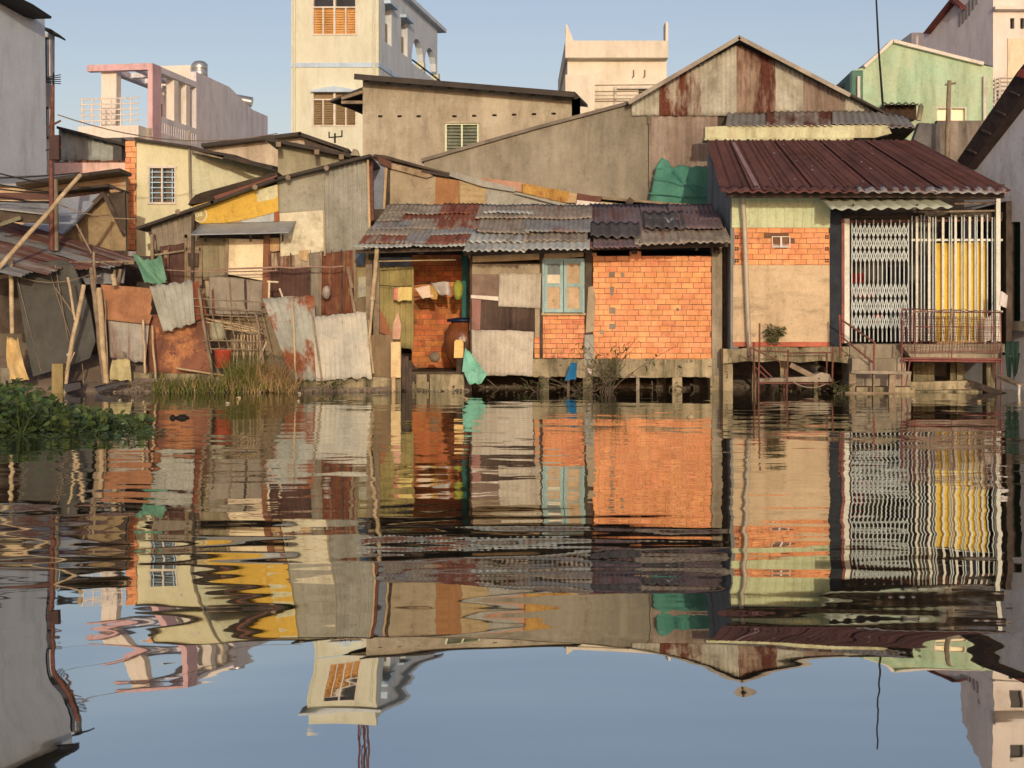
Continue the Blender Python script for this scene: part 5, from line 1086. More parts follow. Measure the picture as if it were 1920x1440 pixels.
# ================================================================== THE HOUSE WITH THE MAROON ROOF (right)
gate_white = mat('gate_white', A(226,204,168), A(206,184,150), sc=6, c3=A(170,130,96), a3=.14, sc3=9, rough=.5, bump=.1)
grille_m = mat('grille_paint', A(204,194,168), A(184,174,150), sc=6, c3=A(150,126,100), a3=.12, rough=.5, bump=.1)
red_paint = mat('red_oxide', A(150,82,64), A(118,62,50), sc=6, c3=A(110,56,44), a3=.3, rough=.7)
def right_house():
    Y = 27.6
    t = thing('maroon_roof_house', 'house with ribbed maroon roof, brick and plaster front and white folding gate', 'house', P(1620, 733, Y))
    # main roof: ribbed sheets on one slope
    rp = pl3(P(1350,358,26.7), P(1880,358,26.7), P(1325,264,30.6)); mar = tin('maroon_tin', T(102,60,46,1.6), rust=T(74,48,40,1.5), a=.4, c2=T(84,50,38,1.6), st=(1,.3,1), sc3=2.5, soft=.15, rough=.85)
    n = 9; E0, E1, T0, T1 = 1350, 1884, 1325, 1704
    for i in range(n):
        a, b = i/n, (i+1)/n+.022; q = Pl(rp.p+rp.n*(.012*(i % 2)), rp.n)
        mb = MB(); mb.sheet([P(T0+(T1-T0)*a, 264, q), P(T0+(T1-T0)*b, 263, q), P(E0+(E1-E0)*b, 358+R.uniform(-1,1), q), P(E0+(E1-E0)*a, 358+R.uniform(-1,1), q)], .2, .03, trap=True, seed=i+30, nv=4); mb.build('roof_sheet', mar, t)
    mb = MB(); q = Pl(rp.p+rp.n*.04, rp.n); mb.poly([(1372,266),(1378,266),(1425,352),(1416,352)], q, .004); mb.build('roof_strip', mat('pale_streak_tin', T(150,110,92), T(120,84,72)), t)
    sp = MB()
    for k in range(26): x, y = R.uniform(1390,1640), R.uniform(268,340); sp.poly([(x,y),(x+R.uniform(1,5),y+1),(x+R.uniform(1,4),y+2)], q, .004)
    sp.build('roof_flaking', t_asb, t)
    st = tin('pale_eave_tin', T(150,132,112), rust=T(110,66,50), a=.4, c2=T(124,108,92))
    for x0, x1, k in ((1352,1625,0),(1610,1760,1),(1745,1893,2)):
        mb = MB(); m = mar if k == 0 else st; mb.sheet([P(x0-4,350,Pl(rp.p+rp.n*.03,rp.n)), P(x1-4,350,Pl(rp.p+rp.n*.03,rp.n)), P(x1,361+k,26.55), P(x0,360,26.55)], .2, .02, seed=k+3, nv=3); mb.build('eave_strip', m, t)
    for y0, Yb in ((362, 26.9), (345, 28)):
        mb = MB(); mb.bar(P(1362,y0+3,Yb), P(1882,y0+5,Yb), .09, .1); mb.build('roof_beam', wood_d, t)
    # left side wall in shade
    X = P(1372, 400, Y).x; zt = P(1350,358,26.7).z
    sw = MB(); p0, p1 = P(1372,366,Y), P(1342,300,30.9); 
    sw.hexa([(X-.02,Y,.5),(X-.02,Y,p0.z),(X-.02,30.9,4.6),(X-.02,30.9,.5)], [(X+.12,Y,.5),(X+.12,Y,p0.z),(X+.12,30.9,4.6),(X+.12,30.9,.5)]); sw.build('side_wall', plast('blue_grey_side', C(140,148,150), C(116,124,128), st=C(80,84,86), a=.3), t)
    # front: green cladding, brick band, plaster, bottom course, ledge
    gc = mat('pale_green_cladding', A(202,190,132), A(190,178,124), sc=1, c3=A(160,140,100), a3=.14, uv=False, rough=.6, bump=.05)
    mb = MB(); mb.sheet([P(1372,371,Y-.03),P(1557,371,Y-.03),P(1556,427,Y-.03),P(1372,427,Y-.03)], .16, .012, trap=True, nv=2); mb.build('cladding', gc, t)
    VW = (1447,443,1482,464)
    bk = bricks(1377, 427, 1556, 497, Y, 7, 23, t, 'brick_band', seed=31, skip=lambda x, y: VW[0]-4 < x < VW[2]+4 and VW[1]-2 < y < VW[3]+2)
    hb = MB()
    for x0 in (1377, 1546):
        for y0 in (440, 462, 484):
            for i in range(2):
                for j in range(2): hb.pbox(x0+1+4*i, y0+1+4*j, x0+4+4*i, y0+4+4*j, Y-.009, .02)
    hb.build('brick_hole', dark, bk)
    v = MB(); v.pbox(VW[0], VW[1], VW[0]+2, VW[3], Y-.03, .1); v.pbox(VW[2]-2, VW[1], VW[2], VW[3], Y-.03, .1); v.pbox(VW[0], VW[1], VW[2], VW[1]+1.5, Y-.034, .1); v.pbox(VW[0], VW[3]-1.5, VW[2], VW[3], Y-.034, .1); v.pbox(1463, VW[1], 1466.5, VW[3], Y-.037, .1)
    v = v.build('vent_window', white_paint, t)
    g = MB(); a, b, c, d = P(VW[0],VW[1],Y+.04), P(VW[2],VW[1],Y+.04), P(VW[2],VW[3],Y-.005), P(VW[0],VW[3],Y-.005); g.hexa([a,b,c,d], [k+V((0,.01,0)) for k in (a,b,c,d)]); g.build('pane', mat('shiny_pane', C(200,200,196), C(150,150,148), rough=.15, metal=.7, bump=0), v)
    pl_ = mat('sandy_plaster', A(216,174,124), A(196,156,110), sc=2.4, c3=A(166,132,94), a3=.36, sc3=2.4, st3=(.35,1,1.7), soft=.1, c4=A(150,120,86), a4=.18, sc4=6, rough=.9, bump=1.0, bsc=7, spec=.12, grime=.2)
    mb = MB(); mb.poly([(1375,497),(1556,497),(1555,641),(1374,641)], Y-.012, .15); mb.build('plaster_wall', pl_, t)
    mb = MB(); mb.pbox(1376, 641, 1556, 650, Y-.005, .14); mb.build('red_course', mat('red_course', A(206,106,72), A(170,84,58), c3=A(150,120,84), a3=.3, sc3=5), t)
    mb = MB(); mb.poly([(1356,654),(1380,655),(1410,651),(1450,650),(1500,652),(1550,650),(1596,650),(1596,682),(1570,679),(1540,676),(1500,680),(1460,676),(1430,679),(1400,677),(1356,682)], Y-.16, .4); mb.build('floor_beam', conc_moss, t)
    mb = MB(); mb.pbox(1356, 682, 1374, 760, Y-.02, .22); mb.build('stilt', conc_moss, t)
    # dark gap, peeling dark column, gate frame
    mb = MB(); mb.poly([(1356,452),(1375,452),(1373,656),(1356,656)], Y+.6, .1); mb.build('gap_board', wood_d, t)
    mb = MB(); mb.pbox(1556, 397, 1579, 656, Y-.03, .2); mb.build('dark_column', mat('peeling_dark_paint', A(52,52,52), A(30,32,34), sc=5, c3=A(120,120,118), a3=.2, sc3=7, st3=(1,1,.3), soft=.03), t)
    for x0, x1, m in ((1578,1583,red_paint),(1583.5,1593,gate_white)):
        mb = MB(); mb.pbox(x0, 410, x1, 643, Y-.06, .1); mb.build('gate_post', m, t)
    # room behind the gate
    mb = MB(); mb.pbox(1590, 366, 1885, 650, 31.2, .1); mb.build('rear_wall', plast('room_wall', C(112,104,92), C(84,78,70)), t)
    mb = MB(); a, b = P(1590,645,Y), P(1885,645,Y); mb.box(a.x, Y+.02, a.z-.15, b.x, 31.2, a.z); mb.build('floor', conc, t)
    mb = MB(); mb.box(b.x, Y-.05, a.z-.2, b.x+.1, 31.2, 3.4); mb.build('side_wall', wood_d, t)
    mb = MB(); mb.pbox(1580, 398, 1885, 410, Y+.1, .1); mb.build('lintel', wood_d, t)
    for k, (x, y, w, h) in enumerate(((1596,512,26,18),(1600,545,40,12),(1640,590,18,14))):
        a, b = P(x, y, 29.5), P(x+w, y+h, 29.5); mb = MB(); mb.box(a.x, 29.5, b.z, b.x, 29.8, a.z); mb.build('shelf_box', mat('red_box', C(170,40,38), C(130,28,28)), t)
    mb = MB(); mb.pbox(1594, 531, 1690, 534, 29.4, .5); mb.pbox(1594, 558, 1690, 561, 29.4, .5); mb.pbox(1594, 605, 1690, 608, 29.4, .5); mb.build('shelf', wood_d, t)
    mb = MB(); mb.pbox(1668, 500, 1702, 640, 29.0, .4); mb.build('cabinet', mat('dark_cabinet', C(40,42,52), C(28,30,38)), t)
    # folding grille
    gl = MB(); n = 13; x0, x1 = 1597, 1703; xs = [x0+(x1-x0)*i/n for i in range(n+1)]
    for i, x in enumerate(xs): gl.bar(P(x, 412 if i % 2 else 418, Y), P(x, 641, Y), .019, .03)
    for ya, yb in ((421,492),(530,618)):
        m = max(2, round((yb-ya)/26)); h = (yb-ya)/m
        for r in range(m):
            for i in range(n):
                a, b = ya+r*h, ya+(r+1)*h
                if i % 2: a, b = b, a
                gl.bar(P(xs[i], a, Y-.03), P(xs[i+1], b, Y-.03), .018, .008); gl.bar(P(xs[i], b, Y-.042), P(xs[i+1], a, Y-.042), .015, .008)
    gl.build('folding_grille', grille_m, t)
    mb = MB(); mb.bar(P(1580,416,Y-.0)+V((0,.05,0)), P(1880,412,Y)+V((0,.05,0)), .04); mb.build('rail', rustpipe, t)
    # vertical bars: 25 of them
    for x in (1710,1719,1727,1733,1742,1749,1754,1768,1780,1784,1791.5,1803,1807.5,1818,1828,1831.5,1841,1851,1860,1866,1873):
        th = x in (1719,1742,1768,1791.5,1818,1841,1866); mb = MB(); mb.bar(P(x, 405+R.uniform(-3,3), Y-.02), P(x, 640+R.uniform(-2,2), Y-.02), .042 if th else .018, .03); mb.build('gate_bar', gate_white if th else grille_m, t)
    for y in (450,): mb = MB(); mb.bar(P(1708,y,Y+.03), P(1880,y,Y+.03), .04, .03); mb.build('gate_rail', gate_white, t)
    for y in (584,): mb = MB(); mb.bar(P(1708,y,Y+.03), P(1880,y,Y+.03), .03, .03); mb.build('gate_rail', gate_white, t)
    mb = MB(); mb.sheet([P(1752,456,Y+.06),P(1848,454,Y+.06),P(1848,641,Y+.06),P(1752,641,Y+.06)], .13, .012, seed=4, nv=4); mb.build('yellow_sheet', tin('yellow_tin', A(240,186,70), rust=A(224,160,50), a=.15, c2=A(232,174,60)), t)
    mb = MB(); mb.poly([(1757,640),(1843,638),(1843,643),(1757,645)], Y-.06, .1); mb.build('sill', plank, t)
    mb = MB(); mb.pbox(1868, 368, 1876, 640, Y-.12, .08); mb.build('post', gate_white, t)
    # small pale awning above the gate
    aw = tin('pale_awning_tin', T(176,164,128,1.15), rust=T(150,116,80), a=.16, c2=T(160,148,116,1.15))
    mb = MB(); mb.sheet([P(1534,369,27.35),P(1738,365,27.35),P(1787,389,26.5),P(1560,393,26.5)], .22, .022, seed=2, trap=False, nv=4, jag=.01); mb.build('awning', aw, t)
    for x in (1600, 1720, 1780): mb = MB(); mb.bar(P(x,384,26.7), P(x,402,Y+.05), .03); mb.build('bracket', dark, t)
    for y, x0, x1 in ((374,1786,1866),(382,1790,1866),(397,1740,1866)): mb = MB(); mb.bar(P(x0,y,27.2), P(x1,y-2,27.2), .03); mb.build('batten', wood, t)
    mb = MB(); mb.tube(bez(P(1560,396,27.3), P(1740,388,27.2), .12), .01, 5); mb.tube(bez(P(1720,395,27.3), P(1868,378,27.2), .05), .01, 5); mb.build('loose_cable', wire_m, t)
    # plinth, steps and porch slab
    st_ = [(1593,1690,646,672,Y-.2,.6,conc),(1598,1698,672,699,Y-.45,.85,conc),(1605,1708,699,724,Y-.7,1.1,conc),(1606,1715,726,760,Y-.9,1.3,conc_moss)]
    for x0, x1, y0, y1, yy, d, m in st_: mb = MB(); mb.poly([(x0,y0),(x1,y0+R.uniform(0,1)),(x1+R.uniform(-2,2),y1),(x0+R.uniform(-2,2),y1)], yy, d); mb.build('step', m, t)
    mb = MB(); mb.poly([(1690,646),(1880,644),(1878,676),(1712,676)], Y-.5, .7); mb.build('porch_slab', conc, t)
    for x0, x1, y1, yy in ((1782,1792,700,28.2),(1850,1868,760,27.5),(1712,1752,720,28.4),(1794,1808,720,28.4)): mb = MB(); mb.pbox(x0, 677, x1, y1+30, yy, .25); mb.build('pier', conc_moss, t)
    for q, yy in (([(1706,716),(1812,714),(1830,728),(1832,760),(1706,760)], 27.2), ([(1712,733),(1838,730),(1840,770),(1700,770)], 26.95)):
        mb = MB(); mb.poly(q, yy, .3); mb.build('lower_ledge', conc_moss, t)
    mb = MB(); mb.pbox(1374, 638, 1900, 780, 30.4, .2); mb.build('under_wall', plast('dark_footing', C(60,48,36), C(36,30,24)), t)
    for x0, x1, yy in ((1463,1475,28.2),(1526,1534,28.4),(1410,1418,29)): mb = MB(); mb.pbox(x0, 676, x1, 770, yy, .14); mb.build('stilt', conc_moss, t)
    mb = MB(); c = P(1541,695,27.3); mb.tube([c, c+V((-.02,.1,0)), c+V((-.02,1.2,.05))], .085, 14, cap=False); mb.tube([c+V((0,-.005,0)), c+V((0,.9,.04))], .068, 14, cap=False); mb.build('sewer_pipe', conc, t)
    # drain pipe on the left of the front
    mb = MB(); mb.tube([P(1392,358,Y-.25), P(1396,420,Y-.2), P(1404,640,Y-.14), P(1407,668,Y-.24)], .043, 10); mb.tube([P(1384,358,Y-.25), P(1402,357,Y-.25)], .05, 8); mb.build('drain_pipe', mat('grey_pvc', A(196,166,128), A(176,148,112), rough=.4), t)
right_house()

def rails():
    Y = 26.95
    t = thing('porch_railing', 'rusty red wire mesh railing along the porch below the yellow sheet', 'railing', P(1785, 690, Y))
    fr = MB()
    for (a, b) in (((1690,582),(1688,660)), ((1713,580),(1716,676)), ((1876,585),(1878,676)), ((1787,584),(1784,676)), ((1862,590),(1864,676))): fr.tube(wob(P(*a,Y), P(*b,Y), 4, .01, a[0]), .009, 6)
    for (a, b) in (((1690,582),(1714,580)), ((1714,584),(1878,586)), ((1714,612),(1878,613)), ((1700,660),(1878,660)), ((1694,672),(1880,674)), ((1694,676),(1880,678))): fr.tube(wob(P(*a,Y), P(*b,Y), 6, .008, b[1]), .009 if a[1] < 670 else .019, 6)
    fr.build('frame', red_paint, t)
    ms = MB()
    for k in range(46):
        x = 1692+k*4.05; y0 = 584+1.5*math.sin(k*.7); ms.tube([P(x,y0,Y+.01), P(x+R.uniform(-3,5),620,Y+.01), P(x+R.uniform(-3,3),659,Y+.01)], .0035, 4, cap=False)
    for k in range(14):
        y = 587+k*5.3; ms.tube(wob(P(1692,y,Y+.012), P(1877,y+R.uniform(-3,3),Y+.012), 14, .02, k), .0035, 4, cap=False)
    ms.build('mesh', rustpipe, t)
    bw = MB()
    for k in range(3): bw.tube(wob(P(1690,580-k,Y-.02), P(1878,583+2*k,Y-.02), 40, .035, k+8), .005, 4, cap=False)
    bw.build('barbed_wire', rustpipe, t)
    mb = MB()
    for (a, b) in (((1692,600),(1690,750)), ((1706,676),(1694,752)), ((1878,676),(1876,752)), ((1868,677),(1866,746))): mb.tube([P(*a,Y-.05), P(*b,Y-.05)], .014, 6)
    mb.build('leg', red_paint, t)
    mb = MB(); mb.bar(P(1786,578,Y-.04), P(1778,640,Y-.04), .035, .02); mb.top('loose_slat', wood, 'dark loose slat leaning against the red porch railing', 'slat')
    t = thing('stair_handrail', 'pair of sloping rusty red handrails beside the concrete steps', 'handrail', P(1640, 690, 27.0))
    for q in ([(1574,597),(1640,642),(1641,645)], [(1574,628),(1637,680)]):
        m2 = MB(); m2.tube([P(*k, 26.9) for k in q], .018, 6); m2.build('rail', rustpipe, t)
    for a, b in (((1639,646),(1637,750)), ((1574,590),(1576,672))): m2 = MB(); m2.tube([P(*a,26.9), P(*b,26.9)], .018, 6); m2.build('post', red_paint, t)
    t = thing('pipe_scaffold', 'rusty pipe frame standing in the water before the sandy plaster wall', 'scaffold', P(1490, 745, 26.7))
    Yf, Yb = 26.6, 27.1; sc = []
    for a, b, yy in (((1414,642),(1414,760),Yb), ((1424,606),(1422,765),Yf), ((1478,655),(1474,765),Yf), ((1472,690),(1468,760),Yb), ((1562,650),(1560,722),Yf), ((1550,660),(1550,718),Yb), ((1406,652),(1409,668),Yf)):
        mb = MB(); mb.tube(wob(P(*a,yy), P(*b,yy), 5, .012, a[0]), .016, 7); mb.build('post', rustpipe, t)
    for a, b, yy in (((1424,718),(1562,720),Yf), ((1414,710),(1474,708),Yb), ((1424,658),(1478,660),Yf), ((1478,662),(1560,661),Yb), ((1408,652),(1462,678),Yf), ((1416,688),(1442,712),Yf), ((1424,684),(1448,708),Yb), ((1462,678),(1464,690),Yf)):
        mb = MB(); mb.tube([P(*a,yy), P(*b,yy)], .014, 6); mb.build('rail', rustpipe, t)
    mb = MB(); mb.bar(P(1482,684,26.9), P(1528,708,26.8), .09, .04); mb.top('brace_board', wood, 'grey plank propped diagonally across the rusty pipe frame', 'plank')
    mb = MB(); a = [(1424,710),(1474,708),(1520,706),(1540,698),(1556,702),(1560,716),(1424,716)]; mb.poly(a, 26.75, .35); mb.top('scaffold_board', conc, 'muddy boards with rubble lying on the rusty pipe frame', 'boards')
    mb = MB(); mb.tube(bez(P(1480,711,26.5), P(1548,720,26.5), .1, 12), .012, 6); mb.top('hose', wire_l, 'pale hose sagging in front of the rusty pipe frame', 'hose')
    t = thing('landing_stage', 'weathered timber landing stage standing in the water at the concrete steps', 'landing', P(1640, 745, 26.4))
    for a, b in (((1598,697),(1594,775)), ((1673,700),(1669,775)), ((1638,700),(1637,752))): mb = MB(); mb.bar(P(*a,26.45), P(*b,26.45), .11 if a[0] != 1638 else .03, .09); mb.build('post', wood, t)
    mb = MB(); mb.bar(P(1584,737,26.4), P(1690,738,26.4), .045, .06); mb.build('rail', wood, t)
    mb = MB(); mb.bar(P(1594,697,26.42), P(1706,699,26.42), .05, .2); mb.build('top_board', conc, t)
rails()

def right_white_house():
    a = math.radians(15); n = V((-math.cos(a), -math.sin(a), 0)); pl = Pl(P(1880, 300, 28.5), n)
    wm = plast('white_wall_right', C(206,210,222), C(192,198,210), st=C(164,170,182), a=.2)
    t = thing('white_gable_house', 'white rendered house in shade at the right edge, steep dark tiled verge', 'house', P(1890, 720, 28.5))
    mb = MB(); mb.wall([(1808,320),(1816,308),(1925,168),(2080,-30)] if False else [(1808,318),(1925,165),(2100,-60)], 740, [(1893,416,1913,602)], pl, .25); mb.build('wall', wm, t)
    r = MB(); q = [(1794,302),(1812,316),(1924,172),(2100,-52),(2086,-80),(1908,134)]; r.poly(q, Pl(pl.p+n*.22, n), .45); r.build('roof', mat('dark_verge_tile', C(66,54,50), C(40,34,34), sc=5, c3=C(96,80,72), a3=.2), t)
    lb = MB()
    for k in range(4):
        x, y = 1822+k*27, 288-k*36; lb.bar(P(x-8,y-8,Pl(pl.p+n*.235,n)), P(x+8,y-1,Pl(pl.p+n*.235,n)), .03, .03)
    lb.build('verge_batten', mat('grey_batten', C(86,76,70)), t)
    c = MB(); c.poly([(1905,143),(1912,130),(1926,128),(1940,140),(1930,150)], Pl(pl.p+n*.3, n), .4); c.build('ridge_tile', mat('red_ridge_tile', A(170,78,56), A(140,60,46)), t)
    mb = MB(); mb.pbox(1893, 416, 1913, 602, pl.back(.1), .05); mb.build('door', mat('dark_green_door', C(22,62,52), C(16,46,40), rough=.5), t)
    mb = MB(); mb.pbox(1889, 412, 1893, 604, Pl(pl.p+n*.02,n), .1); mb.build('door_frame', wood_d, t)
    mb = MB(); mb.poly([(1885,602),(1925,602),(1925,622),(1885,618)], Pl(pl.p+n*.3,n), .5); mb.build('door_sill', conc, t)
    mb = MB(); mb.poly([(1880,622),(1990,622),(1990,770),(1880,770)], pl.back(.02), .3); mb.build('plinth', plast('dark_plinth', C(70,66,56), C(44,42,36)), t)
    # hanging cloth and small things by the gate
    g = MB(); tm = mat('dark_green_net', C(36,62,54), C(22,42,38), sc=4)
    g.sheet([P(1886,640,26.9),P(1912,640,26.9),P(1910,668,26.8),P(1884,664,26.8)], .09, .02, warp=.05, jag=.02, seed=3); g.sheet([P(1885,664,26.8),P(1898,668,26.8),P(1896,705,26.9),P(1888,708,26.9)], .06, .02, warp=.04, jag=.04, seed=4); g.sheet([P(1896,664,26.8),P(1912,664,26.8),P(1906,702,26.9),P(1900,712,26.9)], .06, .02, warp=.04, jag=.04, seed=5)
    g.top('net', tm, 'dark green net hanging in the shade right of the porch railing', 'net')
    b = MB(); b.sheet([P(1876,546,26.9),P(1890,554,26.9),P(1887,578,26.85),P(1873,572,26.85)], .2, .012, warp=.05, jag=.03, seed=9); b.top('plastic_bag', mat('white_bag', C(210,208,206), C(190,188,188), rough=.4), 'white plastic bag hung at the right end of the gate bars', 'bag')
    b = MB(); b.sheet([P(1846,595,27.3),P(1858,592,27.3),P(1858,636,27.28),P(1845,648,27.25)], .1, .012, warp=.06, jag=.05, seed=10); b.top('white_cloth', white_paint, 'white cloth scrap hung low on the gate, right of the yellow sheet', 'cloth')
    p = MB(); p.bar(P(1820,718,27.0), P(1902,748,26.4), .1, .05); p.top('gangplank', wood_d, 'dark plank sloping down to the water at the right end', 'plank')
    p = MB(); p.bar(P(1876,706,26.6), P(1912,722,26.0), .05, .12); p.top('mooring_board', wood, 'short board lying above the dark plank, lower right', 'plank')
    p = MB(); p.tube(wob(P(1911,722,25.9), P(1909,775,25.9), 4, .008, 2), .022, 7); p.top('mooring_stake', white_paint, 'white stake standing in the water at the right edge', 'stake')
right_white_house()
# ================================================================== SMALL THINGS IN THE WASH PLACE AND ON THE WATER
tw0 = mat('grey_twig', A(128,104,76), A(88,72,54))
def props():
    def cloth(name, q, m, label, cat, Y=28.4, **k):
        kk = dict(pitch=.2, amp=0, cr=.06, nv=14, warp=.06, jag=.03, seed=len(label) % 30); kk.update(k)
        mb = MB(); mb.sheet([P(a, b, Y) for a, b in q], **kk); return mb.top(name, m, label, cat)
    cloth('towel', [(744,565),(772,562),(772,538),(746,539)][::-1][1:]+[(744,565)] if False else [(746,539),(772,538),(772,562),(745,565)], mat('yellow_towel', A(224,184,104), A(206,166,90)), 'yellow towel hung before the khaki tin door', 'towel')
    cloth('cloth', [(739,541),(747,538),(746,564),(738,562)], mat('pink_cloth', A(220,130,104), A(200,112,90)), 'narrow pink cloth beside the yellow towel', 'cloth', 28.42)
    cloth('shirt', [(778,540),(806,534),(812,556),(792,560)], mat('white_shirt', A(240,200,160), A(220,178,140)), 'white shirt hanging before the recessed brick wall', 'shirt', 28.9, warp=.09)
    cloth('cloth', [(806,535),(820,534),(820,562),(807,560)], mat('ochre_cloth', A(196,146,70), A(170,120,56)), 'ochre cloth hanging right of the white shirt', 'cloth', 28.92)
    cloth('plastic_bag', [(808,530),(842,527),(846,555),(824,552)], mat('clear_bag', A(186,160,134), A(150,130,110), rough=.3, sc=8), 'clear crinkled plastic bag hanging right of the ochre cloth', 'bag', 28.88, warp=.12)
    b = MB(); b.lathe(P(859,562,28.7), [(0,0),(.05,.01),(.085,.1),(.1,.22),(.08,.32),(.03,.36),(0,.37)], 14); b.top('net_bag', mat('yellow_green_bag', A(176,160,62), A(130,124,46), sc=14, bump=.8), 'bulging yellow green bag hung by the green post', 'bag')
    mb = MB(); mb.tube(bez(P(700,533,28.5), P(772,536,28.5), .02), .008, 5); mb.tube([P(772,534,28.9), P(868,526,28.9)], .01, 5); mb.top('wash_line', wire_m, 'thin line carrying the towels and shirt in the wash place', 'line')
    t = thing('water_jar', 'big brown round jar with dark blue lid in the wash place', 'jar', P(868, 690, 28.75))
    c = t.location; mb = MB(); mb.lathe(c, [(0,0),(.18,0),(.3,.2),(.36,.45),(.34,.65),(.26,.8),(.22,.83),(.22,.86),(0,.86)], 22); mb.build('body', mat('brown_glaze', A(136,72,34), A(96,50,28), sc=3, rough=.25, spec=.5), t)
    mb = MB(); mb.lathe(c+V((0,0,.862)), [(0,0),(.3,0),(.3,.05),(.1,.08),(0,.08)], 22); mb.build('lid', mat('dark_blue_lid', C(22,36,70), C(16,26,52), rough=.4), t)
    a, b = P(851,637,28.1), P(869,671,28.1); t = thing('jerry_can', 'yellow plastic can standing before the brown jar', 'can', V(((a.x+b.x)/2, 28.1, b.z)))
    mb = MB(); mb.hexa([(a.x,28.1,b.z),(a.x+.01,28.1,a.z-.03),(a.x+.04,28.1,a.z),(b.x-.03,28.1,a.z),(b.x,28.1,a.z-.04),(b.x,28.1,b.z)], [(a.x,28.3,b.z),(a.x+.01,28.3,a.z-.03),(a.x+.04,28.3,a.z),(b.x-.03,28.3,a.z),(b.x,28.3,a.z-.04),(b.x,28.3,b.z)]); mb.build('body', mat('yellow_can', A(232,176,92), A(214,156,76), rough=.4), t)
    mb = MB(); mb.lathe(V((b.x-.06,28.2,a.z-.005)), [(0,.05),(.03,.05),(.03,0)], 10); mb.build('cap', mat('cap_white', A(220,190,150)), t)
    mb = MB(); mb.tube([P(872,640,28.2), P(874,670,28.2), P(870,690,28.3)], .03, 7); mb.pbox(856, 671, 868, 702, 28.15, .25); mb.top('dark_stand', wood_d, 'dark block stand under the yellow can', 'stand')
    mb = MB(); mb.lathe(P(815,679,28.6), [(0,0),(.06,.01),(.1,.07),(.1,.12),(.07,.17),(0,.19)], 14); mb.top('round_stone', conc, 'round pale stone on the wash place floor', 'stone')
    mb = MB(); mb.tube(wob(P(707,462,27.3), P(699,560,27.3), 5, .01, 4), .042, 8); mb.tube(wob(P(699,558,27.3), P(691,650,27.35), 5, .015, 6), .03, 8, .025); mb.tube([P(699,555,27.27), P(698,562,27.27)], .05, 8); mb.top('crooked_post', bamboo, 'crooked pale bamboo post propping the patchwork roof corner', 'post')
    a, b = P(733,641,27.2), P(751,708,27.2); mb = MB(); mb.box(a.x,27.2,b.z,b.x,27.38,a.z); mb.top('concrete_post', plast('pale_post_concrete', A(226,182,120), A(204,160,104), st=A(170,130,84), a=.2), 'square pale concrete post standing before the wash place', 'post')
    mb = MB(); mb.bar(P(738,706,27.15), P(738,752,27.1), .065, .05); mb.top('white_stake', plank, 'pale wooden stake in the water below the concrete post', 'stake')
    mb = MB(); mb.poly([(746,584),(752,610),(750,636),(736,636),(737,606)], 27.6, .05); mb.top('pink_board', mat('pinkish_board', A(214,156,116), A(190,130,94), sc=4), 'pointed pinkish board standing on the low wall behind the concrete post', 'board')
    for i, (x0, x1, y0, y1) in enumerate(((753,760,672,730),(760,766,668,736),(766,772,676,738),(756,770,690,742))):
        mb = MB(); mb.bar(P((x0+x1)/2,y0,27.45+.05*i), P((x0+x1)/2+1,y1,27.4+.05*i), (x1-x0)/105, .06); mb.top('upright_plank', wood_d, 'dark weathered plank standing on end beside the concrete post', 'plank', 'planks standing by the concrete post')
    # cloths and bags below the house
    mt = mat('mint_cloth', A(136,182,140), A(112,158,118), sc=3, c3=A(168,190,158), a3=.3, sc3=4, c4=A(86,110,80), a4=.2, sc4=6, rough=.8)
    g = MB(); g.sheet([P(872,652,27.45),P(880,658,27.45),P(915,704,27.4),P(866,698,27.4)], .14, 0, warp=.09, jag=.04, seed=2, cr=.1, nv=18); g.sheet([P(868,694,27.4),P(913,702,27.38),P(902,719,27.36),P(878,718,27.36)], .14, 0, warp=.06, jag=.05, seed=3, cr=.07, nv=10)
    g.top('mint_cloth', mt, 'mint green cloth draped from the floor edge beside the pale tin patch', 'cloth')
    g = MB(); g.sheet([P(1070,681,27.6),P(1082,682,27.6),P(1080,712,27.5),P(1058,715,27.5)], .08, .012, warp=.05, jag=.02, seed=5); g.top('blue_bag', mat('blue_plastic', A(40,110,136), A(28,84,108), rough=.35), 'blue plastic bag hanging from the beam below the shutters', 'bag')
    g = MB(); g.sheet([P(1101,690,27.6),P(1110,693,27.6),P(1109,703,27.6),P(1103,699,27.6)], .1, .008, warp=.02, seed=6); g.top('paper_scrap', white_paint, 'small white scrap caught on the stilt under the brick wall', 'scrap')
    # floating rubbish
    rr = random.Random(3); dm = [mat('litter_white', C(176,164,146), C(140,128,112), isl=.2), mat('litter_tan', A(190,150,100), A(160,124,84), isl=.2), mat('litter_dark', C(44,36,30), C(30,26,22))]
    for i in range(14):
        x = rr.choice([rr.uniform(200,300), rr.uniform(420,570), rr.uniform(800,1000), rr.uniform(1560,1860)]); yp = rr.uniform(737,760); Y = 3109/(yp-620); c = V(((x-960)/F*Y, Y, .012)); s = rr.uniform(.012,.034)
        mb = MB(); n = 6; pts = [c+V((math.cos(6.28*k/n)*s*rr.uniform(.6,1.4), math.sin(6.28*k/n)*s*rr.uniform(.6,1.4), rr.uniform(-.01,.025))) for k in range(n)]; mb.hexa(pts, [p+V((0,0,-.02)) for p in pts])
        mb.top('litter', dm[i % 2], 'small pale scrap of litter floating at the bank', 'litter', 'litter floating along the bank')
    for x, y, s, l in ((342,784,.09,'dark lump floating beyond the water plants'),(324,784,.04,'tiny dark bit floating beside the dark lump'),(1295,783,.05,'pale curled scrap floating under the porch')):
        Y = 3109/(y-620); c = V(((x-960)/F*Y, Y, -.01)); mb = MB(); mb.lathe(c, [(0,-.02),(s,0),(s*.9,.03),(s*.4,.05),(0,.055)], 9); mb.top('floating_lump', dm[2] if s != .05 else dm[1], l, 'debris')
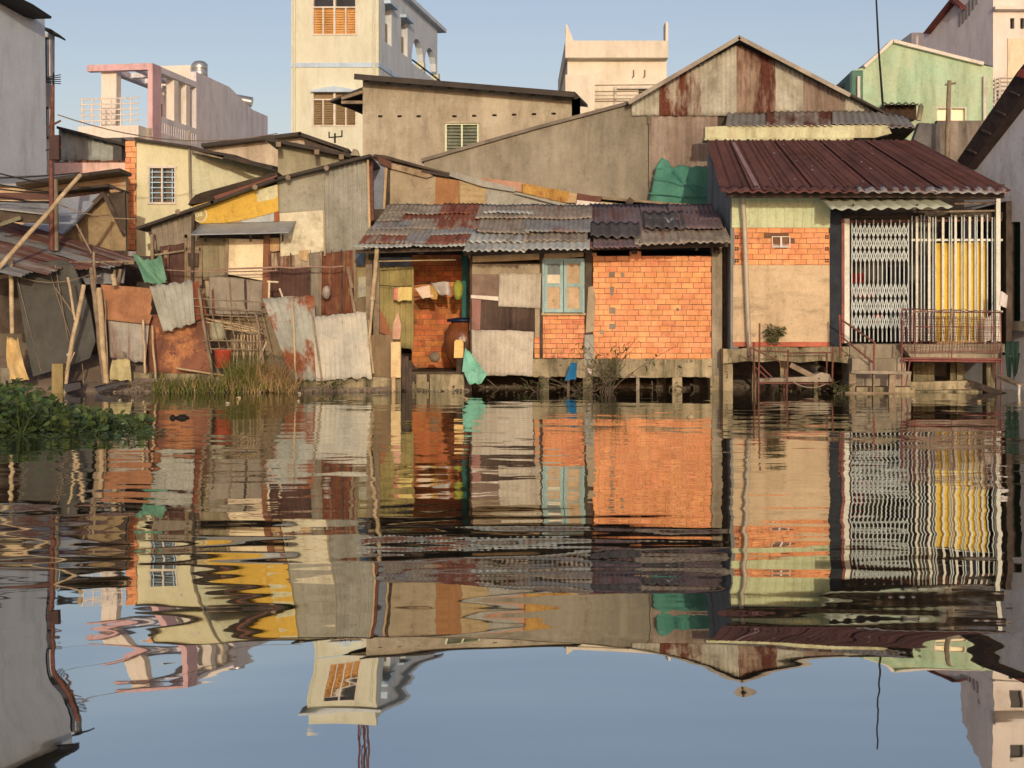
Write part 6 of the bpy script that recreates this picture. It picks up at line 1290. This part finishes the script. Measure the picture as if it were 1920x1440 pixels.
    # rubble and shells along the waterline: uncountable small pieces
    for nm, m, spots, lab in (('bank_rubble', mat('rubble', A(168,140,104), A(96,78,58), isl=.45, hue=.02), ((190,300,260,706,726,26.9,27.3),(300,560,240,716,738,26.7,27.2),(560,752,120,734,744,26.9,27.4),(770,880,90,732,742,27.2,27.7)), 'shell and brick rubble lying along the muddy bank at left'),
                              ('stone_debris', mat('dark_debris', A(120,96,68), A(62,50,38), isl=.5, hue=.02), ((1385,1600,160,728,742,26.9,29.5),(1600,1860,160,718,742,26.6,28.5),(890,1340,220,730,742,27.8,29.8)), 'dark debris lying in the shallows under the stilt houses')):
        mb = MB()
        for x0, x1, n, y0, y1, Y0, Y1 in spots:
            for k in range(n):
                Y = rr.uniform(Y0, Y1); c = P(rr.uniform(x0,x1), 735, Y); c.z = rr.uniform(-.02,.10) if nm == 'stone_debris' else max(-.01, ground_z(c.x, Y))+rr.uniform(0,.04); s = rr.uniform(.012,.05)
                p = [c+V((rr.uniform(-1,1)*s, rr.uniform(-1,1)*s, rr.uniform(-.6,.8)*s)) for _ in range(4)]; mb.add(p, [[0,1,2],[0,3,1],[1,3,2],[2,3,0]])
        mb.top(nm, m, lab, 'rubble', kind='stuff')
    for i in range(14):
        x = rr.choice([rr.uniform(890,1340), rr.uniform(1380,1580), rr.uniform(1180,1330)]); Y = rr.uniform(27.7, 28.6); a = P(x, rr.uniform(706,728), Y); b = P(x+rr.uniform(-45,45), 742, Y+rr.uniform(-.4,.4)); mb = MB(); mb.tube(wob(a, b, 5, .04, i+11), rr.uniform(.006,.014), 5, .004)
        mb.top('driftwood_twig', tw0, 'bare driftwood twig tangled among the stilts under the houses', 'twig', 'driftwood twigs among the stilts')
props()

# ================================================================== PLANTS
def leaf(mb, p, d, up, ln, w):
    d = d.normalized(); s = d.cross(up).normalized(); n = s.cross(d)
    a, b, c = p+d*ln*.3+s*w*.42+n*ln*.05, p+d*ln*.68+s*w*.5+n*ln*.06, p+d*ln
    mb.add([p, a, b, c, p+d*ln*.68-s*w*.5+n*ln*.06, p+d*ln*.3-s*w*.42+n*ln*.05, p+d*ln*.5-n*ln*.03], [[0,1,6],[1,2,6],[2,3,6],[3,4,6],[4,5,6],[5,0,6]], sm=True)
def leafmat(name, c, c2):
    m = mat(name, c, c2, sc=4, isl=.42, hue=.03, rough=.45, bump=.15, spec=.35); nt = m.node_tree; b = next(n for n in nt.nodes if n.type == 'BSDF_PRINCIPLED')
    tr = nt.nodes.new('ShaderNodeBsdfTranslucent'); mx = nt.nodes.new('ShaderNodeMixShader'); mx.inputs[0].default_value = .22; out = next(n for n in nt.nodes if n.type == 'OUTPUT_MATERIAL')
    tr.inputs[0].default_value = (c[0]*1.3, c[1]*1.3, c[2]*.8, 1); nt.links.new(b.outputs[0], mx.inputs[1]); nt.links.new(tr.outputs[0], mx.inputs[2]); nt.links.new(mx.outputs[0], out.inputs[0]); return m
def plants():
    rr = random.Random(12); up = V((0,0,1))
    hy = leafmat('hyacinth_leaf', (.12,.17,.05), (.055,.10,.03)); mb = MB(); n = 0
    # floating water hyacinth mat along the left: near edge follows the photograph's outline
    def inside(x, y):
        Yn = 15.9 if x < -3.9 else 16.6+.9*(x+3.9)/.0+1e9 if False else None
        px = 960+F*x/y; py = 620+3109/y
        lim = 818 if px < 120 else (816 if px < 285 else 0); top = 775 if px < 60 else (778+ (px-60)*.09)
        if px > 290 or py > lim: return False
        return py > top + 9*mnoise.noise(V((px*.05, 3, 1))) and (px < 70 or mnoise.noise(V((px*.045, py*.12, 7))) > -.28) and py < lim-7+9*mnoise.noise(V((px*.04, 8, 2)))
    while n < 760:
        y = rr.uniform(15.6, 20.5); x = rr.uniform(-8.5, -3.0)
        if not inside(x, y): continue
        n += 1; px = 960+F*x/y; c = V((x, y, 0)); hgt = (.31 if px < 60 else .31-.19*min(1, (px-60)/90))*rr.uniform(.6, 1.2)*(1+.7*mnoise.noise(V((x*1.3, y*1.3, 0))))
        for k in range(rr.randint(5, 8)):
            az = rr.uniform(0, 6.283); out = V((math.cos(az), math.sin(az), 0)); lv = rr.uniform(.06, 1); tip = c+out*(hgt*rr.uniform(.15,.5)+.10*(1-lv))+V((0,0,.015+hgt*lv))
            mb.tube([c+out*.01, c.lerp(tip,.6)+out*.02, tip], .005, 3, .003, cap=False)
            leaf(mb, tip, out*rr.uniform(.3,1)+V((rr.gauss(0,.35),rr.gauss(-.25,.4),rr.uniform(-.35,.8))), V((rr.gauss(0,.4),-.5,1)), rr.uniform(.05,.115), rr.uniform(.05,.10))
    # stragglers trailing over the water at the edge
    for k in range(150):
        px = rr.uniform(-20, 305); Y = 3109/(rr.uniform(800, 826)-620); c = V(((px-960)/F*Y, Y, .01)); az = rr.uniform(0, 6.283)
        leaf(mb, c, V((math.cos(az), math.sin(az), rr.uniform(.0,.6))), up, rr.uniform(.04,.09), rr.uniform(.035,.07))
    mb.top('water_hyacinth', hy, 'dense mat of green water hyacinth floating at the left', 'water plants', kind='stuff')
    # reeds at the bank: green and dry
    def blades(name, m, spots, label):
        mb = MB()
        for x0, x1, nn, h0, h1, Y0, Y1 in spots:
            for k in range(nn):
                px = rr.uniform(x0, x1); Y = rr.uniform(Y0, Y1); b = P(px, 735, Y); b.z = rr.uniform(-.05,.12) if Y < 27 else .1; h = rr.uniform(h0, h1); ln = V((rr.gauss(0,.3), rr.gauss(-.1,.25), 1)); cv = V((rr.gauss(0,.35), rr.gauss(-.1,.3), -rr.uniform(.0,.4)))
                w = rr.uniform(.007,.014); s = V((math.cos(rr.uniform(0,3.14)), math.sin(rr.uniform(0,3.14)), 0))*w; vs = []; fs = []
                for i in range(5):
                    q = i/4; p = b+(ln*q+cv*q*q)*h; vs += [p-s*(1-q*.92), p+s*(1-q*.92)]
                    if i: fs.append([2*i-2, 2*i-1, 2*i+1, 2*i])
                mb.add(vs, fs, sm=True)
        mb.top(name, m, label, 'reeds', kind='stuff')
    gr = leafmat('reed_green', (.21,.23,.07), (.14,.16,.05)); dr = leafmat('reed_dry', (.42,.30,.16), (.30,.21,.11))
    blades('green_reeds', gr, [(288,470,560,.12,.30,26.6,27.1),(425,490,380,.35,.8,26.8,27.3),(470,545,120,.15,.5,26.7,27.2),(300,420,120,.1,.25,26.4,26.7)], 'green reeds and grass along the muddy bank')
    blades('dry_reeds', dr, [(465,540,360,.3,.66,26.75,27.25),(400,470,70,.2,.4,26.8,27.2),(520,560,90,.15,.4,26.7,27.0),(290,540,160,.1,.3,26.5,26.9)], 'dry straw coloured reeds below the rusty sheet')
    gl = leafmat('bush_leaf', (.11,.145,.045), (.07,.10,.032)); tw = mat('twig', A(120,96,70), A(92,74,54))
    def bush(name, cx, Y, zb, stems, label, cat, h, sp, nl, lw=.05):
        t = thing(name, label, cat, V(((cx-960)/F*Y, Y, zb))); st = MB(); lf = MB(); o = t.location
        for k in range(stems):
            d = V((rr.gauss(0,sp), rr.gauss(0,sp*.6), rr.uniform(.75,1.1))); cv = V((rr.gauss(0,.25), rr.gauss(0,.2), -.1)); pts = [o+V((rr.gauss(0,.06),0,0))+(d*q+cv*q*q)*h for q in (0,.25,.5,.75,1)]
            st.tube(pts, .009, 4, .003, cap=False)
            for j in range(nl):
                q = rr.uniform(.3,1); i = min(3, int(q*4)); p = pts[i].lerp(pts[i+1], q*4-i); dd = V((rr.gauss(0,1), rr.gauss(0,.8), rr.gauss(-.3,.6))); leaf(lf, p+dd.normalized()*rr.uniform(0,.06), dd, V((.1,.1,1)), rr.uniform(lw*1.3,lw*2.4), lw*rr.uniform(.5,.9))
        st.build('stem', tw, t); lf.build('foliage', gl, t); return t
    bush('shrub', 1140, 26.9, -.05, 15, 'sparse twiggy shrub growing from the water before the brick wall', 'shrub', 1.02, .42, 9)
    bush('twiggy_bush', 1090, 26.8, -.05, 11, 'low scrubby growth around the stilts under the shutters', 'bush', .42, .9, 7, .04)
    bush('twiggy_bush', 1010, 27.2, -.05, 6, 'small weed clump by the first stilt beside the mint cloth', 'weed', .3, .8, 8, .04)
    t = bush('wall_sapling', 1450, 27.4, P(1450,646,27.4).z, 7, 'small leafy sapling sprouting at the foot of the sandy plaster wall', 'sapling', .4, .13, 22, .05)
    bush('bank_weed', 618, 26.9, .0, 5, 'small bright weed at the ledge below the pale corrugated sheet', 'weed', .28, .6, 9, .05)
    bush('bank_weed', 1572, 26.5, .0, 6, 'drooping weed in the water left of the timber landing', 'weed', .26, .9, 9, .04)
plants()
